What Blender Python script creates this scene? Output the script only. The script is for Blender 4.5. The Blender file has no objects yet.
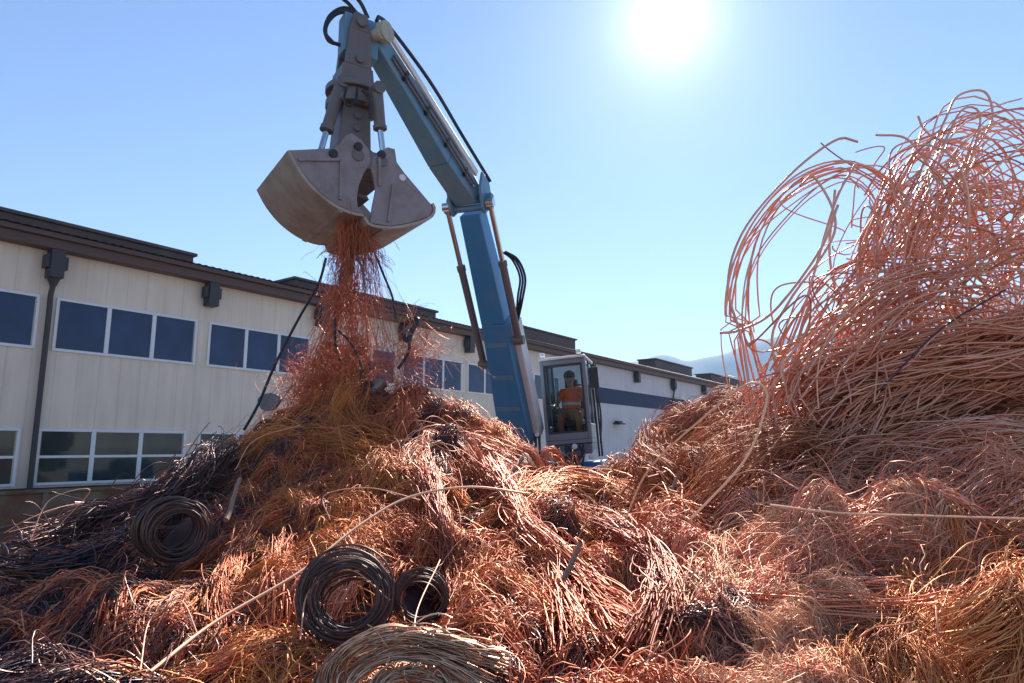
import bpy, math
import numpy as np
from mathutils import Vector, Matrix, Euler

R = math.radians
rng = np.random.default_rng(11)
S = bpy.context.scene
C = S.collection

# ------------------------------------------------------------------ camera
PITCH = R(9.0)
EYE = 3.0
FPX = 668.0
cam_d = bpy.data.cameras.new('camera')
cam_d.sensor_width = 36.0
cam_d.lens = FPX / 1024 * 36
cam_d.clip_end = 20000
cam_d.clip_start = 0.05
cam = bpy.data.objects.new('camera', cam_d)
cam.location = (0, 0, EYE)
cam.rotation_euler = (R(90) + PITCH, 0, 0)
C.objects.link(cam)
S.camera = cam
CP, SP = math.cos(PITCH), math.sin(PITCH)


def ray(px, py):
    a = (np.asarray(px, float) - 512) / FPX
    b = (341.5 - np.asarray(py, float)) / FPX
    f = CP - b * SP
    return a / f, (SP + b * CP) / f


def P(px, py, F):
    """A point of the place seen at a pixel, F metres ahead."""
    x, z = ray(px, py)
    return np.array([float(x) * F, F, EYE + float(z) * F])


def PL(pts):
    return np.array([P(*p) for p in pts])


# ------------------------------------------------------------------ materials
def new_mat(name):
    m = bpy.data.materials.new(name)
    m.use_nodes = True
    nt = m.node_tree
    return m, nt, nt.nodes['Principled BSDF'], nt.nodes.new, nt.links.new


def ramp(nt, stops):
    n = nt.nodes.new('ShaderNodeValToRGB')
    e = n.color_ramp.elements
    while len(e) < len(stops):
        e.new(0.5)
    for i, (p, c) in enumerate(stops):
        e[i].position = p
        e[i].color = (*c, 1)
    return n


def copper(name, cols, rough=(.25, .5), metal=.75, stain=(.10, .05, .035), stain_amt=.35, scale=5.0):
    """Wire: one tone per strand, tarnish patches over the whole bundle."""
    m, nt, b, N, L = new_mat(name)
    g = N('ShaderNodeNewGeometry')
    n = len(cols)
    r = ramp(nt, [(i / (n - 1), c) for i, c in enumerate(cols)])
    L(g.outputs['Random Per Island'], r.inputs[0])
    tc = N('ShaderNodeTexCoord')
    nz = N('ShaderNodeTexNoise')
    nz.inputs['Scale'].default_value = scale
    nz.inputs['Detail'].default_value = 4
    L(tc.outputs['Object'], nz.inputs['Vector'])
    rr = ramp(nt, [(.45, (0, 0, 0)), (.7, (stain_amt,) * 3)])
    L(nz.outputs['Fac'], rr.inputs[0])
    mx = N('ShaderNodeMix')
    mx.data_type = 'RGBA'
    L(rr.outputs[0], mx.inputs[0])
    L(r.outputs[0], mx.inputs[6])
    mx.inputs[7].default_value = (*stain, 1)
    L(mx.outputs[2], b.inputs['Base Color'])
    mr = N('ShaderNodeMapRange')
    mr.inputs[3].default_value = rough[0]
    mr.inputs[4].default_value = rough[1]
    L(nz.outputs['Fac'], mr.inputs[0])
    L(mr.outputs[0], b.inputs['Roughness'])
    b.inputs['Metallic'].default_value = metal
    return m


def paint(name, col, rough=.5, metal=0.0, dirt=(.08, .06, .05), amt=.3, scale=3.0, lo=.5, hi=.75, bump=0.0, spec=.5):
    m, nt, b, N, L = new_mat(name)
    tc = N('ShaderNodeTexCoord')
    nz = N('ShaderNodeTexNoise')
    nz.inputs['Scale'].default_value = scale
    nz.inputs['Detail'].default_value = 6
    nz.inputs['Roughness'].default_value = .65
    L(tc.outputs['Object'], nz.inputs['Vector'])
    rr = ramp(nt, [(lo, (0, 0, 0)), (hi, (amt,) * 3)])
    L(nz.outputs['Fac'], rr.inputs[0])
    mx = N('ShaderNodeMix')
    mx.data_type = 'RGBA'
    L(rr.outputs[0], mx.inputs[0])
    mx.inputs[6].default_value = (*col, 1)
    mx.inputs[7].default_value = (*dirt, 1)
    L(mx.outputs[2], b.inputs['Base Color'])
    b.inputs['Roughness'].default_value = rough
    b.inputs['Metallic'].default_value = metal
    b.inputs['Specular IOR Level'].default_value = spec
    if bump:
        bp = N('ShaderNodeBump')
        bp.inputs['Strength'].default_value = bump
        bp.inputs['Distance'].default_value = .02
        L(nz.outputs['Fac'], bp.inputs['Height'])
        L(bp.outputs[0], b.inputs['Normal'])
    return m


M = {}
M['red'] = copper('copper_red', [(.48, .072, .022), (.76, .165, .055), (.87, .25, .092), (.92, .36, .165), (.60, .10, .032)], rough=(.4, .6), metal=.3)
M['orange'] = copper('copper_orange', [(.66, .16, .028), (.87, .29, .065), (.94, .39, .11), (.76, .20, .04)], rough=(.4, .6), metal=.3)
M['pink'] = copper('copper_pink', [(.86, .26, .125), (.94, .375, .205), (.97, .49, .31), (.89, .285, .135)], rough=(.42, .6), metal=.25, stain_amt=.15)
M['rod'] = copper('copper_rod', [(.84, .29, .15), (.93, .41, .235), (.96, .52, .34), (.64, .19, .10), (.94, .42, .24)], rough=(.32, .5), metal=.3, stain_amt=.2, scale=3)
M['gold'] = copper('copper_gold', [(.88, .25, .065), (.96, .37, .12), (.98, .47, .18), (.92, .28, .08), (.95, .31, .115)], rough=(.35, .55), metal=.35, stain_amt=.15)
M['brown'] = copper('copper_brown', [(.42, .125, .05), (.62, .215, .09), (.72, .30, .135), (.52, .155, .065)], rough=(.55, .7), metal=.15)
M['beige'] = copper('copper_beige', [(.86, .37, .18), (.94, .50, .28), (.96, .59, .36), (.90, .41, .21)], rough=(.45, .65), metal=.2, stain_amt=.1)
M['hang'] = copper('copper_tarnished', [(.40, .085, .035), (.62, .155, .065), (.76, .24, .11), (.48, .11, .05)], rough=(.4, .6), metal=.3)
M['dark'] = copper('wire_dark', [(.03, .02, .025), (.10, .05, .05), (.28, .11, .08), (.05, .03, .04), (.18, .07, .07), (.40, .17, .11)], rough=(.25, .5), metal=.35)
M['indigo'] = copper('wire_indigo', [(.025, .02, .03), (.04, .038, .085), (.20, .08, .06), (.03, .025, .04), (.36, .13, .08)], rough=(.25, .45), metal=.3)
M['silver'] = copper('wire_silver', [(.52, .22, .11), (.82, .50, .31), (.92, .66, .46), (.66, .29, .15), (.42, .14, .065)], rough=(.22, .4), metal=.75)
M['coil'] = copper('coil_enamel', [(.075, .052, .045), (.09, .055, .045)], rough=(.4, .58), metal=.35, stain=(.20, .08, .05), stain_amt=.7, scale=9)
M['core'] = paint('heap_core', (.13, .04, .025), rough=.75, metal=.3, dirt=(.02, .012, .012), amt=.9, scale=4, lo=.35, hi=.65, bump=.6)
M['rubber'] = paint('black_rubber', (.012, .012, .013), rough=.5, amt=.2, dirt=(.06, .05, .04))
M['blue'] = paint('blue_paint', (.03, .20, .42), rough=.42, dirt=(.13, .22, .29), amt=.4, scale=2.2, lo=.42)
M['blue_worn'] = paint('blue_paint_worn', (.10, .24, .36), rough=.5, dirt=(.22, .28, .31), amt=.7, scale=4, lo=.4)
M['steel'] = paint('dark_steel', (.16, .14, .135), rough=.5, metal=.2, dirt=(.15, .10, .075), amt=.6, scale=5, lo=.42)
M['shell_side'] = paint('shell_side_steel', (.28, .235, .23), rough=.5, metal=.15, dirt=(.17, .105, .08), amt=.8, scale=5, lo=.42, bump=.25)
M['shell_back'] = paint('shell_worn_steel', (.40, .33, .27), rough=.5, metal=.15, dirt=(.24, .16, .11), amt=.8, scale=3.5, lo=.4, hi=.7, bump=.2)
M['chrome'] = paint('chrome_rod', (.55, .56, .56), rough=.15, metal=1, amt=.25, dirt=(.3, .28, .25), scale=8)
M['cast'] = paint('cast_pin_block', (.42, .38, .30), rough=.6, amt=.6, dirt=(.15, .12, .09), scale=8)
M['cabgrey'] = paint('cab_grey', (.20, .215, .235), rough=.45, amt=.4, dirt=(.16, .15, .14), scale=4)
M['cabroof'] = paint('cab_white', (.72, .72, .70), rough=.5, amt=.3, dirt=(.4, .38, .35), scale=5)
M['black'] = paint('black_plastic', (.02, .02, .022), rough=.55, amt=.4, dirt=(.07, .06, .05))
M['seat'] = paint('seat_cloth', (.035, .035, .04), rough=.85, amt=.3)
M['lamp'] = paint('lamp_lens', (.8, .8, .78), rough=.12, amt=.1, dirt=(.5, .5, .45))
M['fascia'] = paint('fascia_brown', (.10, .055, .043), rough=.6, amt=.7, dirt=(.12, .05, .03), scale=1.2, lo=.4)
M['roof'] = paint('roof_sheet', (.10, .095, .10), rough=.6, metal=.2, amt=.6, dirt=(.05, .04, .04), scale=2)
M['roofbox'] = paint('roof_vent_brown', (.085, .055, .05), rough=.7, amt=.6, dirt=(.14, .11, .10), scale=1.5)
M['pipe'] = paint('downpipe_dark', (.035, .03, .034), rough=.5, amt=.5, dirt=(.08, .05, .04))
M['frame'] = paint('window_frame_white', (.74, .74, .73), rough=.45, amt=.25, dirt=(.5, .48, .44), scale=5)
M['concrete'] = paint('rusty_concrete', (.17, .13, .085), rough=.9, amt=.85, dirt=(.13, .045, .018), scale=1.3, lo=.42, hi=.6, bump=.4)
M['wood'] = paint('weathered_wood', (.34, .19, .12), rough=.8, amt=.6, dirt=(.16, .08, .05), scale=14)
M['tin'] = paint('grey_scrap_metal', (.20, .18, .165), rough=.45, metal=.6, amt=.6, dirt=(.15, .08, .05), scale=9)
M['skin'] = paint('skin', (.45, .24, .17), rough=.5, amt=.1, dirt=(.35, .15, .11))
M['hair'] = paint('hair_grey', (.07, .065, .065), rough=.7, amt=.3)
M['trouser'] = paint('trousers_orange_brown', (.36, .13, .05), rough=.85, amt=.4, dirt=(.14, .08, .05), scale=12)
M['eye'] = paint('eye_dark', (.02, .015, .012), rough=.2, amt=0)
M['lip'] = paint('lip', (.30, .10, .09), rough=.5, amt=0)
M['tyre'] = paint('tyre', (.02, .02, .02), rough=.85, amt=.5, dirt=(.09, .07, .05))


def mat_wall():
    m, nt, b, N, L = new_mat('cream_panel_wall')
    tc = N('ShaderNodeTexCoord')
    sx = N('ShaderNodeSeparateXYZ')
    L(tc.outputs['Object'], sx.inputs[0])
    # vertical panel joints every 0.56 m
    d = N('ShaderNodeMath'); d.operation = 'PINGPONG'; d.inputs[1].default_value = .28
    L(sx.outputs['X'], d.inputs[0])
    lt = N('ShaderNodeMath'); lt.operation = 'LESS_THAN'; lt.inputs[1].default_value = .012
    L(d.outputs[0], lt.inputs[0])
    nz = N('ShaderNodeTexNoise'); nz.inputs['Scale'].default_value = .8; nz.inputs['Detail'].default_value = 5
    L(tc.outputs['Object'], nz.inputs['Vector'])
    mp = N('ShaderNodeMapping'); mp.inputs['Scale'].default_value = (5, 5, .35)
    L(tc.outputs['Object'], mp.inputs[0])
    n2 = N('ShaderNodeTexNoise'); n2.inputs['Scale'].default_value = 1; n2.inputs['Detail'].default_value = 4
    L(mp.outputs[0], n2.inputs['Vector'])
    # base colour shifts to a cooler grey-white toward the far end
    far = N('ShaderNodeMapRange'); far.inputs[1].default_value = 22; far.inputs[2].default_value = 26
    L(sx.outputs['X'], far.inputs[0])
    base = N('ShaderNodeMix'); base.data_type = 'RGBA'
    base.inputs[6].default_value = (.82, .68, .54, 1)
    base.inputs[7].default_value = (.60, .56, .575, 1)
    L(far.outputs[0], base.inputs[0])
    r1 = ramp(nt, [(.4, (1, 1, 1)), (.8, (.84, .81, .77))])
    L(n2.outputs['Fac'], r1.inputs[0])
    mul = N('ShaderNodeMix'); mul.data_type = 'RGBA'; mul.blend_type = 'MULTIPLY'; mul.inputs[0].default_value = .8
    L(base.outputs[2], mul.inputs[6]); L(r1.outputs[0], mul.inputs[7])
    r2 = ramp(nt, [(.35, (.9, .9, .9)), (.7, (1, 1, 1))])
    L(nz.outputs['Fac'], r2.inputs[0])
    mul2 = N('ShaderNodeMix'); mul2.data_type = 'RGBA'; mul2.blend_type = 'MULTIPLY'; mul2.inputs[0].default_value = 1
    L(mul.outputs[2], mul2.inputs[6]); L(r2.outputs[0], mul2.inputs[7])
    jm = N('ShaderNodeMix'); jm.data_type = 'RGBA'
    sc = N('ShaderNodeMath'); sc.operation = 'MULTIPLY'; sc.inputs[1].default_value = .24
    L(lt.outputs[0], sc.inputs[0]); L(sc.outputs[0], jm.inputs[0])
    L(mul2.outputs[2], jm.inputs[6]); jm.inputs[7].default_value = (.3, .27, .23, 1)
    L(jm.outputs[2], b.inputs['Base Color'])
    bp = N('ShaderNodeBump'); bp.inputs['Strength'].default_value = .5; bp.inputs['Distance'].default_value = .01; bp.invert = True
    L(lt.outputs[0], bp.inputs['Height']); L(bp.outputs[0], b.inputs['Normal'])
    b.inputs['Roughness'].default_value = .6
    return m


def mat_pane(name, col, rough=.04):
    m, nt, b, N, L = new_mat(name)
    tc = N('ShaderNodeTexCoord')
    nz = N('ShaderNodeTexNoise'); nz.inputs['Scale'].default_value = .9; nz.inputs['Detail'].default_value = 2
    L(tc.outputs['Object'], nz.inputs['Vector'])
    r = ramp(nt, [(.35, tuple(c * .6 for c in col)), (.7, tuple(min(1, c * 1.4) for c in col))])
    L(nz.outputs['Fac'], r.inputs[0]); L(r.outputs[0], b.inputs['Base Color'])
    bp = N('ShaderNodeBump'); bp.inputs['Strength'].default_value = .03; bp.inputs['Distance'].default_value = .05
    L(nz.outputs['Fac'], bp.inputs['Height']); L(bp.outputs[0], b.inputs['Normal'])
    b.inputs['Roughness'].default_value = rough
    return m


def mat_glass():
    m = bpy.data.materials.new('cab_glass'); m.use_nodes = True
    nt = m.node_tree; nt.nodes.clear(); N = nt.nodes.new; L = nt.links.new
    o = N('ShaderNodeOutputMaterial'); t = N('ShaderNodeBsdfTransparent'); g = N('ShaderNodeBsdfGlossy')
    t.inputs[0].default_value = (.80, .86, .88, 1); g.inputs['Roughness'].default_value = .05
    f = N('ShaderNodeFresnel'); f.inputs[0].default_value = 1.18
    mx = N('ShaderNodeMixShader')
    L(f.outputs[0], mx.inputs[0]); L(t.outputs[0], mx.inputs[1]); L(g.outputs[0], mx.inputs[2]); L(mx.outputs[0], o.inputs[0])
    return m


def mat_vest():
    m, nt, b, N, L = new_mat('hi_vis_vest')
    tc = N('ShaderNodeTexCoord'); sx = N('ShaderNodeSeparateXYZ')
    L(tc.outputs['Generated'], sx.inputs[0])
    r = ramp(nt, [(0, (.95, .12, .02)), (.30, (.6, .6, .55)), (.42, (.95, .12, .02))])
    r.color_ramp.interpolation = 'CONSTANT'
    L(sx.outputs['Z'], r.inputs[0]); L(r.outputs[0], b.inputs['Base Color'])
    b.inputs['Roughness'].default_value = .8
    return m


def mat_ground():
    m, nt, b, N, L = new_mat('yard_ground')
    tc = N('ShaderNodeTexCoord'); nz = N('ShaderNodeTexNoise')
    nz.inputs['Scale'].default_value = .35; nz.inputs['Detail'].default_value = 8
    L(tc.outputs['Object'], nz.inputs['Vector'])
    r = ramp(nt, [(.35, (.22, .20, .18)), (.7, (.38, .35, .31))])
    L(nz.outputs['Fac'], r.inputs[0]); L(r.outputs[0], b.inputs['Base Color'])
    b.inputs['Roughness'].default_value = .95
    return m


def mat_hill():
    m, nt, b, N, L = new_mat('mountain_forest')
    tc = N('ShaderNodeTexCoord'); nz = N('ShaderNodeTexNoise')
    nz.inputs['Scale'].default_value = .012; nz.inputs['Detail'].default_value = 8
    L(tc.outputs['Object'], nz.inputs['Vector'])
    r = ramp(nt, [(.35, (.03, .05, .025)), (.7, (.09, .10, .06))])
    L(nz.outputs['Fac'], r.inputs[0]); L(r.outputs[0], b.inputs['Base Color'])
    b.inputs['Roughness'].default_value = 1
    return m


M['wall'] = mat_wall()
M['pane'] = mat_pane('window_pane_sky_tint', (.014, .027, .085))  # reflected sky is put into the base colour as blue
M['pane_low'] = mat_pane('window_pane_green', (.035, .045, .04))
M['band'] = paint('window_band_blue', (.022, .035, .085), rough=.6, amt=.5, dirt=(.12, .05, .03), scale=.6, lo=.58, hi=.7, spec=.2)
M['glass'] = mat_glass()
M['vest'] = mat_vest()
M['ground'] = mat_ground()
M['hill'] = mat_hill()


# ------------------------------------------------------------------ mesh helpers
def tag(o, label=None, cat=None, group=None, kind=None):
    if label: o['label'] = label
    if cat: o['category'] = cat
    if group: o['group'] = group
    if kind: o['kind'] = kind
    return o


def link(name, me, mat, parent=None):
    o = bpy.data.objects.new(name, me)
    C.objects.link(o)
    if mat is not None:
        me.materials.append(mat)
    if parent is not None:
        o.parent = parent
    return o


def empty(name, loc, rot=(0, 0, 0)):
    o = bpy.data.objects.new(name, None)
    o.location = loc
    o.rotation_euler = rot
    o.empty_display_size = .2
    C.objects.link(o)
    return o


def raw_mesh(name, V, F4, smooth=True):
    """V (n,3), F4 (m,k) equal-size faces."""
    me = bpy.data.meshes.new(name)
    V = np.ascontiguousarray(V, np.float32)
    F4 = np.ascontiguousarray(F4, np.int32)
    k = F4.shape[1]
    me.vertices.add(len(V)); me.vertices.foreach_set('co', V.ravel())
    me.loops.add(F4.size); me.loops.foreach_set('vertex_index', F4.ravel())
    me.polygons.add(len(F4)); me.polygons.foreach_set('loop_start', np.arange(0, F4.size, k, dtype=np.int32))
    me.polygons.foreach_set('use_smooth', np.full(len(F4), smooth))
    me.update(calc_edges=True)
    return me


def tubes(paths, rad, sides=4):
    """paths (N,K,3); rad (N,) or (N,K) -> verts, quads. One island per strand."""
    paths = np.asarray(paths, float)
    N_, K, _ = paths.shape
    rad = np.asarray(rad, float)
    if rad.ndim == 0: rad = np.full(N_, float(rad))
    if rad.ndim == 1: rad = np.repeat(rad[:, None], K, 1)
    T = np.gradient(paths, axis=1)
    T /= np.linalg.norm(T, axis=2, keepdims=True) + 1e-9
    ref = rng.normal(size=(N_, 3))
    n = np.cross(T[:, 0], ref); n /= np.linalg.norm(n, axis=1, keepdims=True) + 1e-9
    ns = np.empty_like(paths)
    for i in range(K):
        t = T[:, i]
        n = n - (n * t).sum(1, keepdims=True) * t
        n /= np.linalg.norm(n, axis=1, keepdims=True) + 1e-9
        ns[:, i] = n
    bs = np.cross(T, ns)
    ang = np.arange(sides) * 2 * math.pi / sides
    V = (paths[:, :, None, :] + rad[:, :, None, None] *
         (np.cos(ang)[None, None, :, None] * ns[:, :, None, :] + np.sin(ang)[None, None, :, None] * bs[:, :, None, :]))
    idx = np.arange(N_ * K * sides).reshape(N_, K, sides)
    a = idx[:, :-1]; b = np.roll(a, -1, 2); d = idx[:, 1:]; c = np.roll(d, -1, 2)
    return V.reshape(-1, 3), np.stack([a, b, c, d], -1).reshape(-1, 4)


# round openings of the heap that stay free of loose wire: centre, radius, and the side the wire lies on
OPEN = []


class Strands:
    """Collects batches of wires and links them as ONE mesh."""
    def __init__(s, clear=True): s.V = []; s.F = []; s.n = 0; s.clear = clear
    def add(s, paths, rad, sides=4):
        if s.clear and OPEN:
            ok = np.ones(len(paths), bool)
            for c, ax, r_, back in OPEN:
                d = paths - c; t = d @ ax
                q = np.linalg.norm(d - t[..., None] * ax, axis=2)
                ok &= ~((q < r_) & (t < back)).any(1)
            paths = paths[ok]
            rad = np.asarray(rad)
            if rad.ndim: rad = rad[ok]
            if not len(paths): return
        V, F = tubes(paths, rad, sides)
        s.V.append(V); s.F.append(F + s.n); s.n += len(V)
    def build(s, name, mat, parent=None):
        return link(name, raw_mesh(name, np.concatenate(s.V), np.concatenate(s.F)), mat, parent)


class MB:
    """Hard-surface mesh collector; coordinates are the thing's own (off is subtracted)."""
    def __init__(s, off=(0, 0, 0)): s.v = []; s.f = []; s.off = np.array(off, float)
    def put(s, V, F):
        n = len(s.v)
        s.v += [tuple(np.asarray(p, float) - s.off) for p in V]
        s.f += [tuple(i + n for i in f) for f in F]
    def hexa(s, c8):
        s.put(c8, [(0, 3, 2, 1), (4, 5, 6, 7), (0, 1, 5, 4), (1, 2, 6, 5), (2, 3, 7, 6), (3, 0, 4, 7)])
    def box(s, x0, x1, y0, y1, z0, z1):
        s.hexa([(x0, y0, z0), (x1, y0, z0), (x1, y1, z0), (x0, y1, z0), (x0, y0, z1), (x1, y0, z1), (x1, y1, z1), (x0, y1, z1)])
    def cyl(s, p0, p1, r0, r1=None, n=16, cap=True):
        p0, p1 = np.array(p0, float), np.array(p1, float)
        r1 = r0 if r1 is None else r1
        t = p1 - p0; t /= np.linalg.norm(t)
        a = np.cross(t, (0, 0, 1) if abs(t[2]) < .9 else (1, 0, 0)); a /= np.linalg.norm(a); b = np.cross(t, a)
        th = np.arange(n) * 2 * math.pi / n
        ring = lambda p, r: [p + r * (math.cos(k) * a + math.sin(k) * b) for k in th]
        V = ring(p0, r0) + ring(p1, r1)
        F = [(i, (i + 1) % n, n + (i + 1) % n, n + i) for i in range(n)]
        if cap: F += [tuple(range(n))[::-1], tuple(range(n, 2 * n))]
        s.put(V, F)
    def beam(s, p0, p1, side, w0, h0, w1, h1):
        """Tapered box from p0 to p1; side = sideways axis."""
        p0, p1, side = (np.array(q, float) for q in (p0, p1, side))
        t = p1 - p0; t /= np.linalg.norm(t)
        side = side - side.dot(t) * t; side /= np.linalg.norm(side)
        n = np.cross(side, t)
        V = []
        for p, w, h in ((p0, w0, h0), (p1, w1, h1)):
            V += [p - side * w / 2 - n * h / 2, p + side * w / 2 - n * h / 2, p + side * w / 2 + n * h / 2, p - side * w / 2 + n * h / 2]
        s.hexa(V)
    def extrude(s, poly, vec):
        """Closed planar polygon (list of 3d points) extruded along vec."""
        n = len(poly); vec = np.array(vec, float)
        V = [np.array(p, float) for p in poly]; V += [p + vec for p in V]
        F = [tuple(range(n))[::-1], tuple(range(n, 2 * n))] + [(i, (i + 1) % n, n + (i + 1) % n, n + i) for i in range(n)]
        s.put(V, F)
    def tube(s, pts, r, n=8, k=None):
        pts = crom(pts, k or max(10, len(pts) * 6))
        V, F = tubes(pts[None], np.array([r]), n)
        m = len(V)
        F = [tuple(f) for f in F] + [tuple(range(n))[::-1], tuple(range(m - n, m))]
        s.put(V, F)
    def ball(s, c, r, n=10, sc=(1, 1, 1)):
        V = []; F = []
        for i in range(n + 1):
            th = math.pi * i / n
            for j in range(2 * n):
                ph = math.pi * j / n
                V.append((c[0] + r * sc[0] * math.sin(th) * math.cos(ph), c[1] + r * sc[1] * math.sin(th) * math.sin(ph), c[2] + r * sc[2] * math.cos(th)))
        for i in range(n):
            for j in range(2 * n):
                a = i * 2 * n + j; b = i * 2 * n + (j + 1) % (2 * n)
                F.append((a, b, b + 2 * n, a + 2 * n))
        s.put(V, F)
    def xform(s, mtx):
        s.v = [tuple(mtx @ Vector(p)) for p in s.v]
        return s
    def build(s, name, mat, parent=None, smooth=False, bevel=0.0):
        me = bpy.data.meshes.new(name)
        me.from_pydata(s.v, [], s.f)
        import bmesh
        bm = bmesh.new(); bm.from_mesh(me); bmesh.ops.recalc_face_normals(bm, faces=bm.faces); bm.to_mesh(me); bm.free()
        if smooth:
            for p in me.polygons: p.use_smooth = True
            try: me.set_sharp_from_angle(angle=R(40))
            except Exception: pass
        o = link(name, me, mat, parent)
        if bevel:
            b = o.modifiers.new('bevel', 'BEVEL'); b.width = bevel; b.segments = 2; b.limit_method = 'ANGLE'; b.angle_limit = R(40)
        return o


def crom(pts, k):
    """Catmull-Rom through pts, k samples, evenly along its length."""
    p = np.asarray(pts, float)
    q = np.vstack([2 * p[0] - p[1], p, 2 * p[-1] - p[-2]])
    out = []
    for i in range(1, len(q) - 2):
        t = np.linspace(0, 1, 24, endpoint=False)[:, None]
        a, b, c, d = q[i - 1], q[i], q[i + 1], q[i + 2]
        out.append(.5 * (2 * b + (c - a) * t + (2 * a - 5 * b + 4 * c - d) * t ** 2 + (-a + 3 * b - 3 * c + d) * t ** 3))
    out = np.vstack(out + [p[-1:]])
    s = np.r_[0, np.cumsum(np.linalg.norm(np.diff(out, axis=0), axis=1))]
    u = np.linspace(0, s[-1], k)
    return np.stack([np.interp(u, s, out[:, j]) for j in range(3)], 1)


# ------------------------------------------------------------------ heap height field
CTRL = [(-140, 700, 2.9), (0, 695, 2.8), (150, 690, 2.8), (300, 690, 2.7), (500, 690, 2.6), (700, 690, 2.4), (900, 690, 2.2), (1100, 690, 2.1),
        (-80, 620, 4.0), (60, 610, 4.1), (180, 600, 4.1), (340, 600, 3.9), (500, 590, 3.8), (650, 600, 3.5), (780, 600, 3.0), (900, 600, 2.75), (1060, 590, 2.6),
        (-80, 585, 5.0), (50, 552, 5.3), (180, 530, 5.3), (300, 540, 5.0), (450, 540, 4.8), (600, 540, 4.8), (720, 540, 4.2), (850, 530, 3.5), (1020, 525, 3.2),
        (60, 540, 6.2), (130, 500, 6.8), (200, 470, 7.0), (320, 450, 6.9), (430, 460, 6.6), (520, 486, 7.0), (600, 498, 7.5), (700, 490, 6.0), (800, 478, 5.4), (900, 458, 5.2), (1060, 446, 5.0),
        (60, 545, 7.2), (150, 490, 7.8), (235, 432, 8.2), (300, 396, 8.4), (355, 374, 8.5), (440, 392, 8.8), (492, 416, 9.0), (522, 438, 9.1), (552, 474, 9.3), (600, 502, 9.6),
        (650, 455, 10), (690, 424, 10.3), (740, 416, 10.3), (800, 425, 8.0), (880, 420, 7.0), (1060, 405, 6.8), (1200, 420, 6.5)]
cp = np.array([P(*c) for c in CTRL])
extra = np.array([(-9, 8, .3), (-9, 12, 0), (-11, 4, 0), (-5.5, 11.5, .3), (-2, 12, .8), (1, 13, 1.0), (4, 13.5, 1.2), (8, 13, .8), (10, 9, 1.5), (10, 4, 1.5),
                  (-7, 3, .6), (-4, 1, 1.2), (0, .6, 1.5), (3, .6, 1.5), (0, -2, 1.0), (6, -1, 1.0), (-8, -1, .2)], float)
cp = np.vstack([cp, extra])


def tps_fit(xy, z, lam=.02):
    d = np.linalg.norm(xy[:, None] - xy[None], axis=2)
    Kk = np.where(d > 0, d * d * np.log(d + 1e-12), 0) + lam * np.eye(len(xy))
    Pm = np.c_[np.ones(len(xy)), xy]
    A = np.block([[Kk, Pm], [Pm.T, np.zeros((3, 3))]])
    return np.linalg.solve(A, np.r_[z, 0, 0, 0])


w = tps_fit(cp[:, :2], cp[:, 2])
GX = np.arange(-11, 10.01, .06); GY = np.arange(-2.5, 14.6, .06)
gx, gy = np.meshgrid(GX, GY)
flat = np.c_[gx.ravel(), gy.ravel()]
HZ = np.zeros(len(flat))
for i in range(0, len(flat), 20000):
    q = flat[i:i + 20000]
    d = np.linalg.norm(q[:, None] - cp[None, :, :2], axis=2)
    HZ[i:i + 20000] = np.where(d > 0, d * d * np.log(d + 1e-12), 0) @ w[:len(cp)] + w[-3] + q @ w[-2:]
HZ = HZ.reshape(gx.shape)


class Noise:
    """Smooth noise of a few random waves."""
    def __init__(s, n, f, dim=2):
        s.k = rng.normal(size=(n, dim)); s.k *= (f * rng.uniform(.5, 1.6, n) / np.linalg.norm(s.k, axis=1))[:, None]
        s.p = rng.uniform(0, 6.28, n); s.n = n
    def __call__(s, *xy):
        a = sum(x[..., None] * s.k[:, j] for j, x in enumerate(xy)) + s.p
        return np.sin(a).sum(-1) / math.sqrt(s.n) * 1.0


lump = Noise(14, 7.0)
lump2 = Noise(14, 16.0)
HZ = HZ +   .12 * lump(gx, gy) + .05 * lump2(gx, gy)
COILS = [(178, 533, 4.65, .215), (345, 595, 3.25, .215), (424, 596, 3.62, .15)]
for px_, py_, F_, r_ in COILS:                                          # hollows that hold the coils
    c_ = P(px_, py_, F_)
    v_ = (c_ - (0, 0, EYE)); v_ /= np.linalg.norm(v_)
    along = (gx - c_[0]) * v_[0] / math.hypot(v_[0], v_[1]) + (gy - c_[1]) * v_[1] / math.hypot(v_[0], v_[1])
    across = np.hypot(gx - c_[0], gy - c_[1]) ** 2 - along ** 2
    wgt = np.exp(-np.maximum(across, 0) / (r_ * 1.5) ** 2) / (1 + np.exp((along - .75) / .08))
    lim = c_[2] - r_ * .95 + np.minimum(along, 0) * .12
    HZ = HZ - wgt * np.maximum(HZ - lim, 0)
    OPEN.append((c_, v_, r_ * (.98 if r_ > .2 else .8), .9))
for px_ in (350, 400, 450):
    c_ = P(px_, 668, 2.7); OPEN.append((c_, (c_ - (0, 0, EYE)) / np.linalg.norm(c_ - (0, 0, EYE)), .085, .02))
edge = np.minimum.reduce([gx + 11, 10 - gx, gy + 2.5, 14.6 - gy])
HZ = HZ * np.clip(edge / 1.5, 0, 1) - .15
HZ = np.maximum(HZ, -.3)


def H(x, y):
    u = np.clip((np.asarray(x) - GX[0]) / .06, 0, len(GX) - 1.001); v = np.clip((np.asarray(y) - GY[0]) / .06, 0, len(GY) - 1.001)
    i = u.astype(int); j = v.astype(int); a = u - i; b = v - j
    return (HZ[j, i] * (1 - a) + HZ[j, i + 1] * a) * (1 - b) + (HZ[j + 1, i] * (1 - a) + HZ[j + 1, i + 1] * a) * b


STEPS = np.arange(1.2, 13.5, .05)


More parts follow.
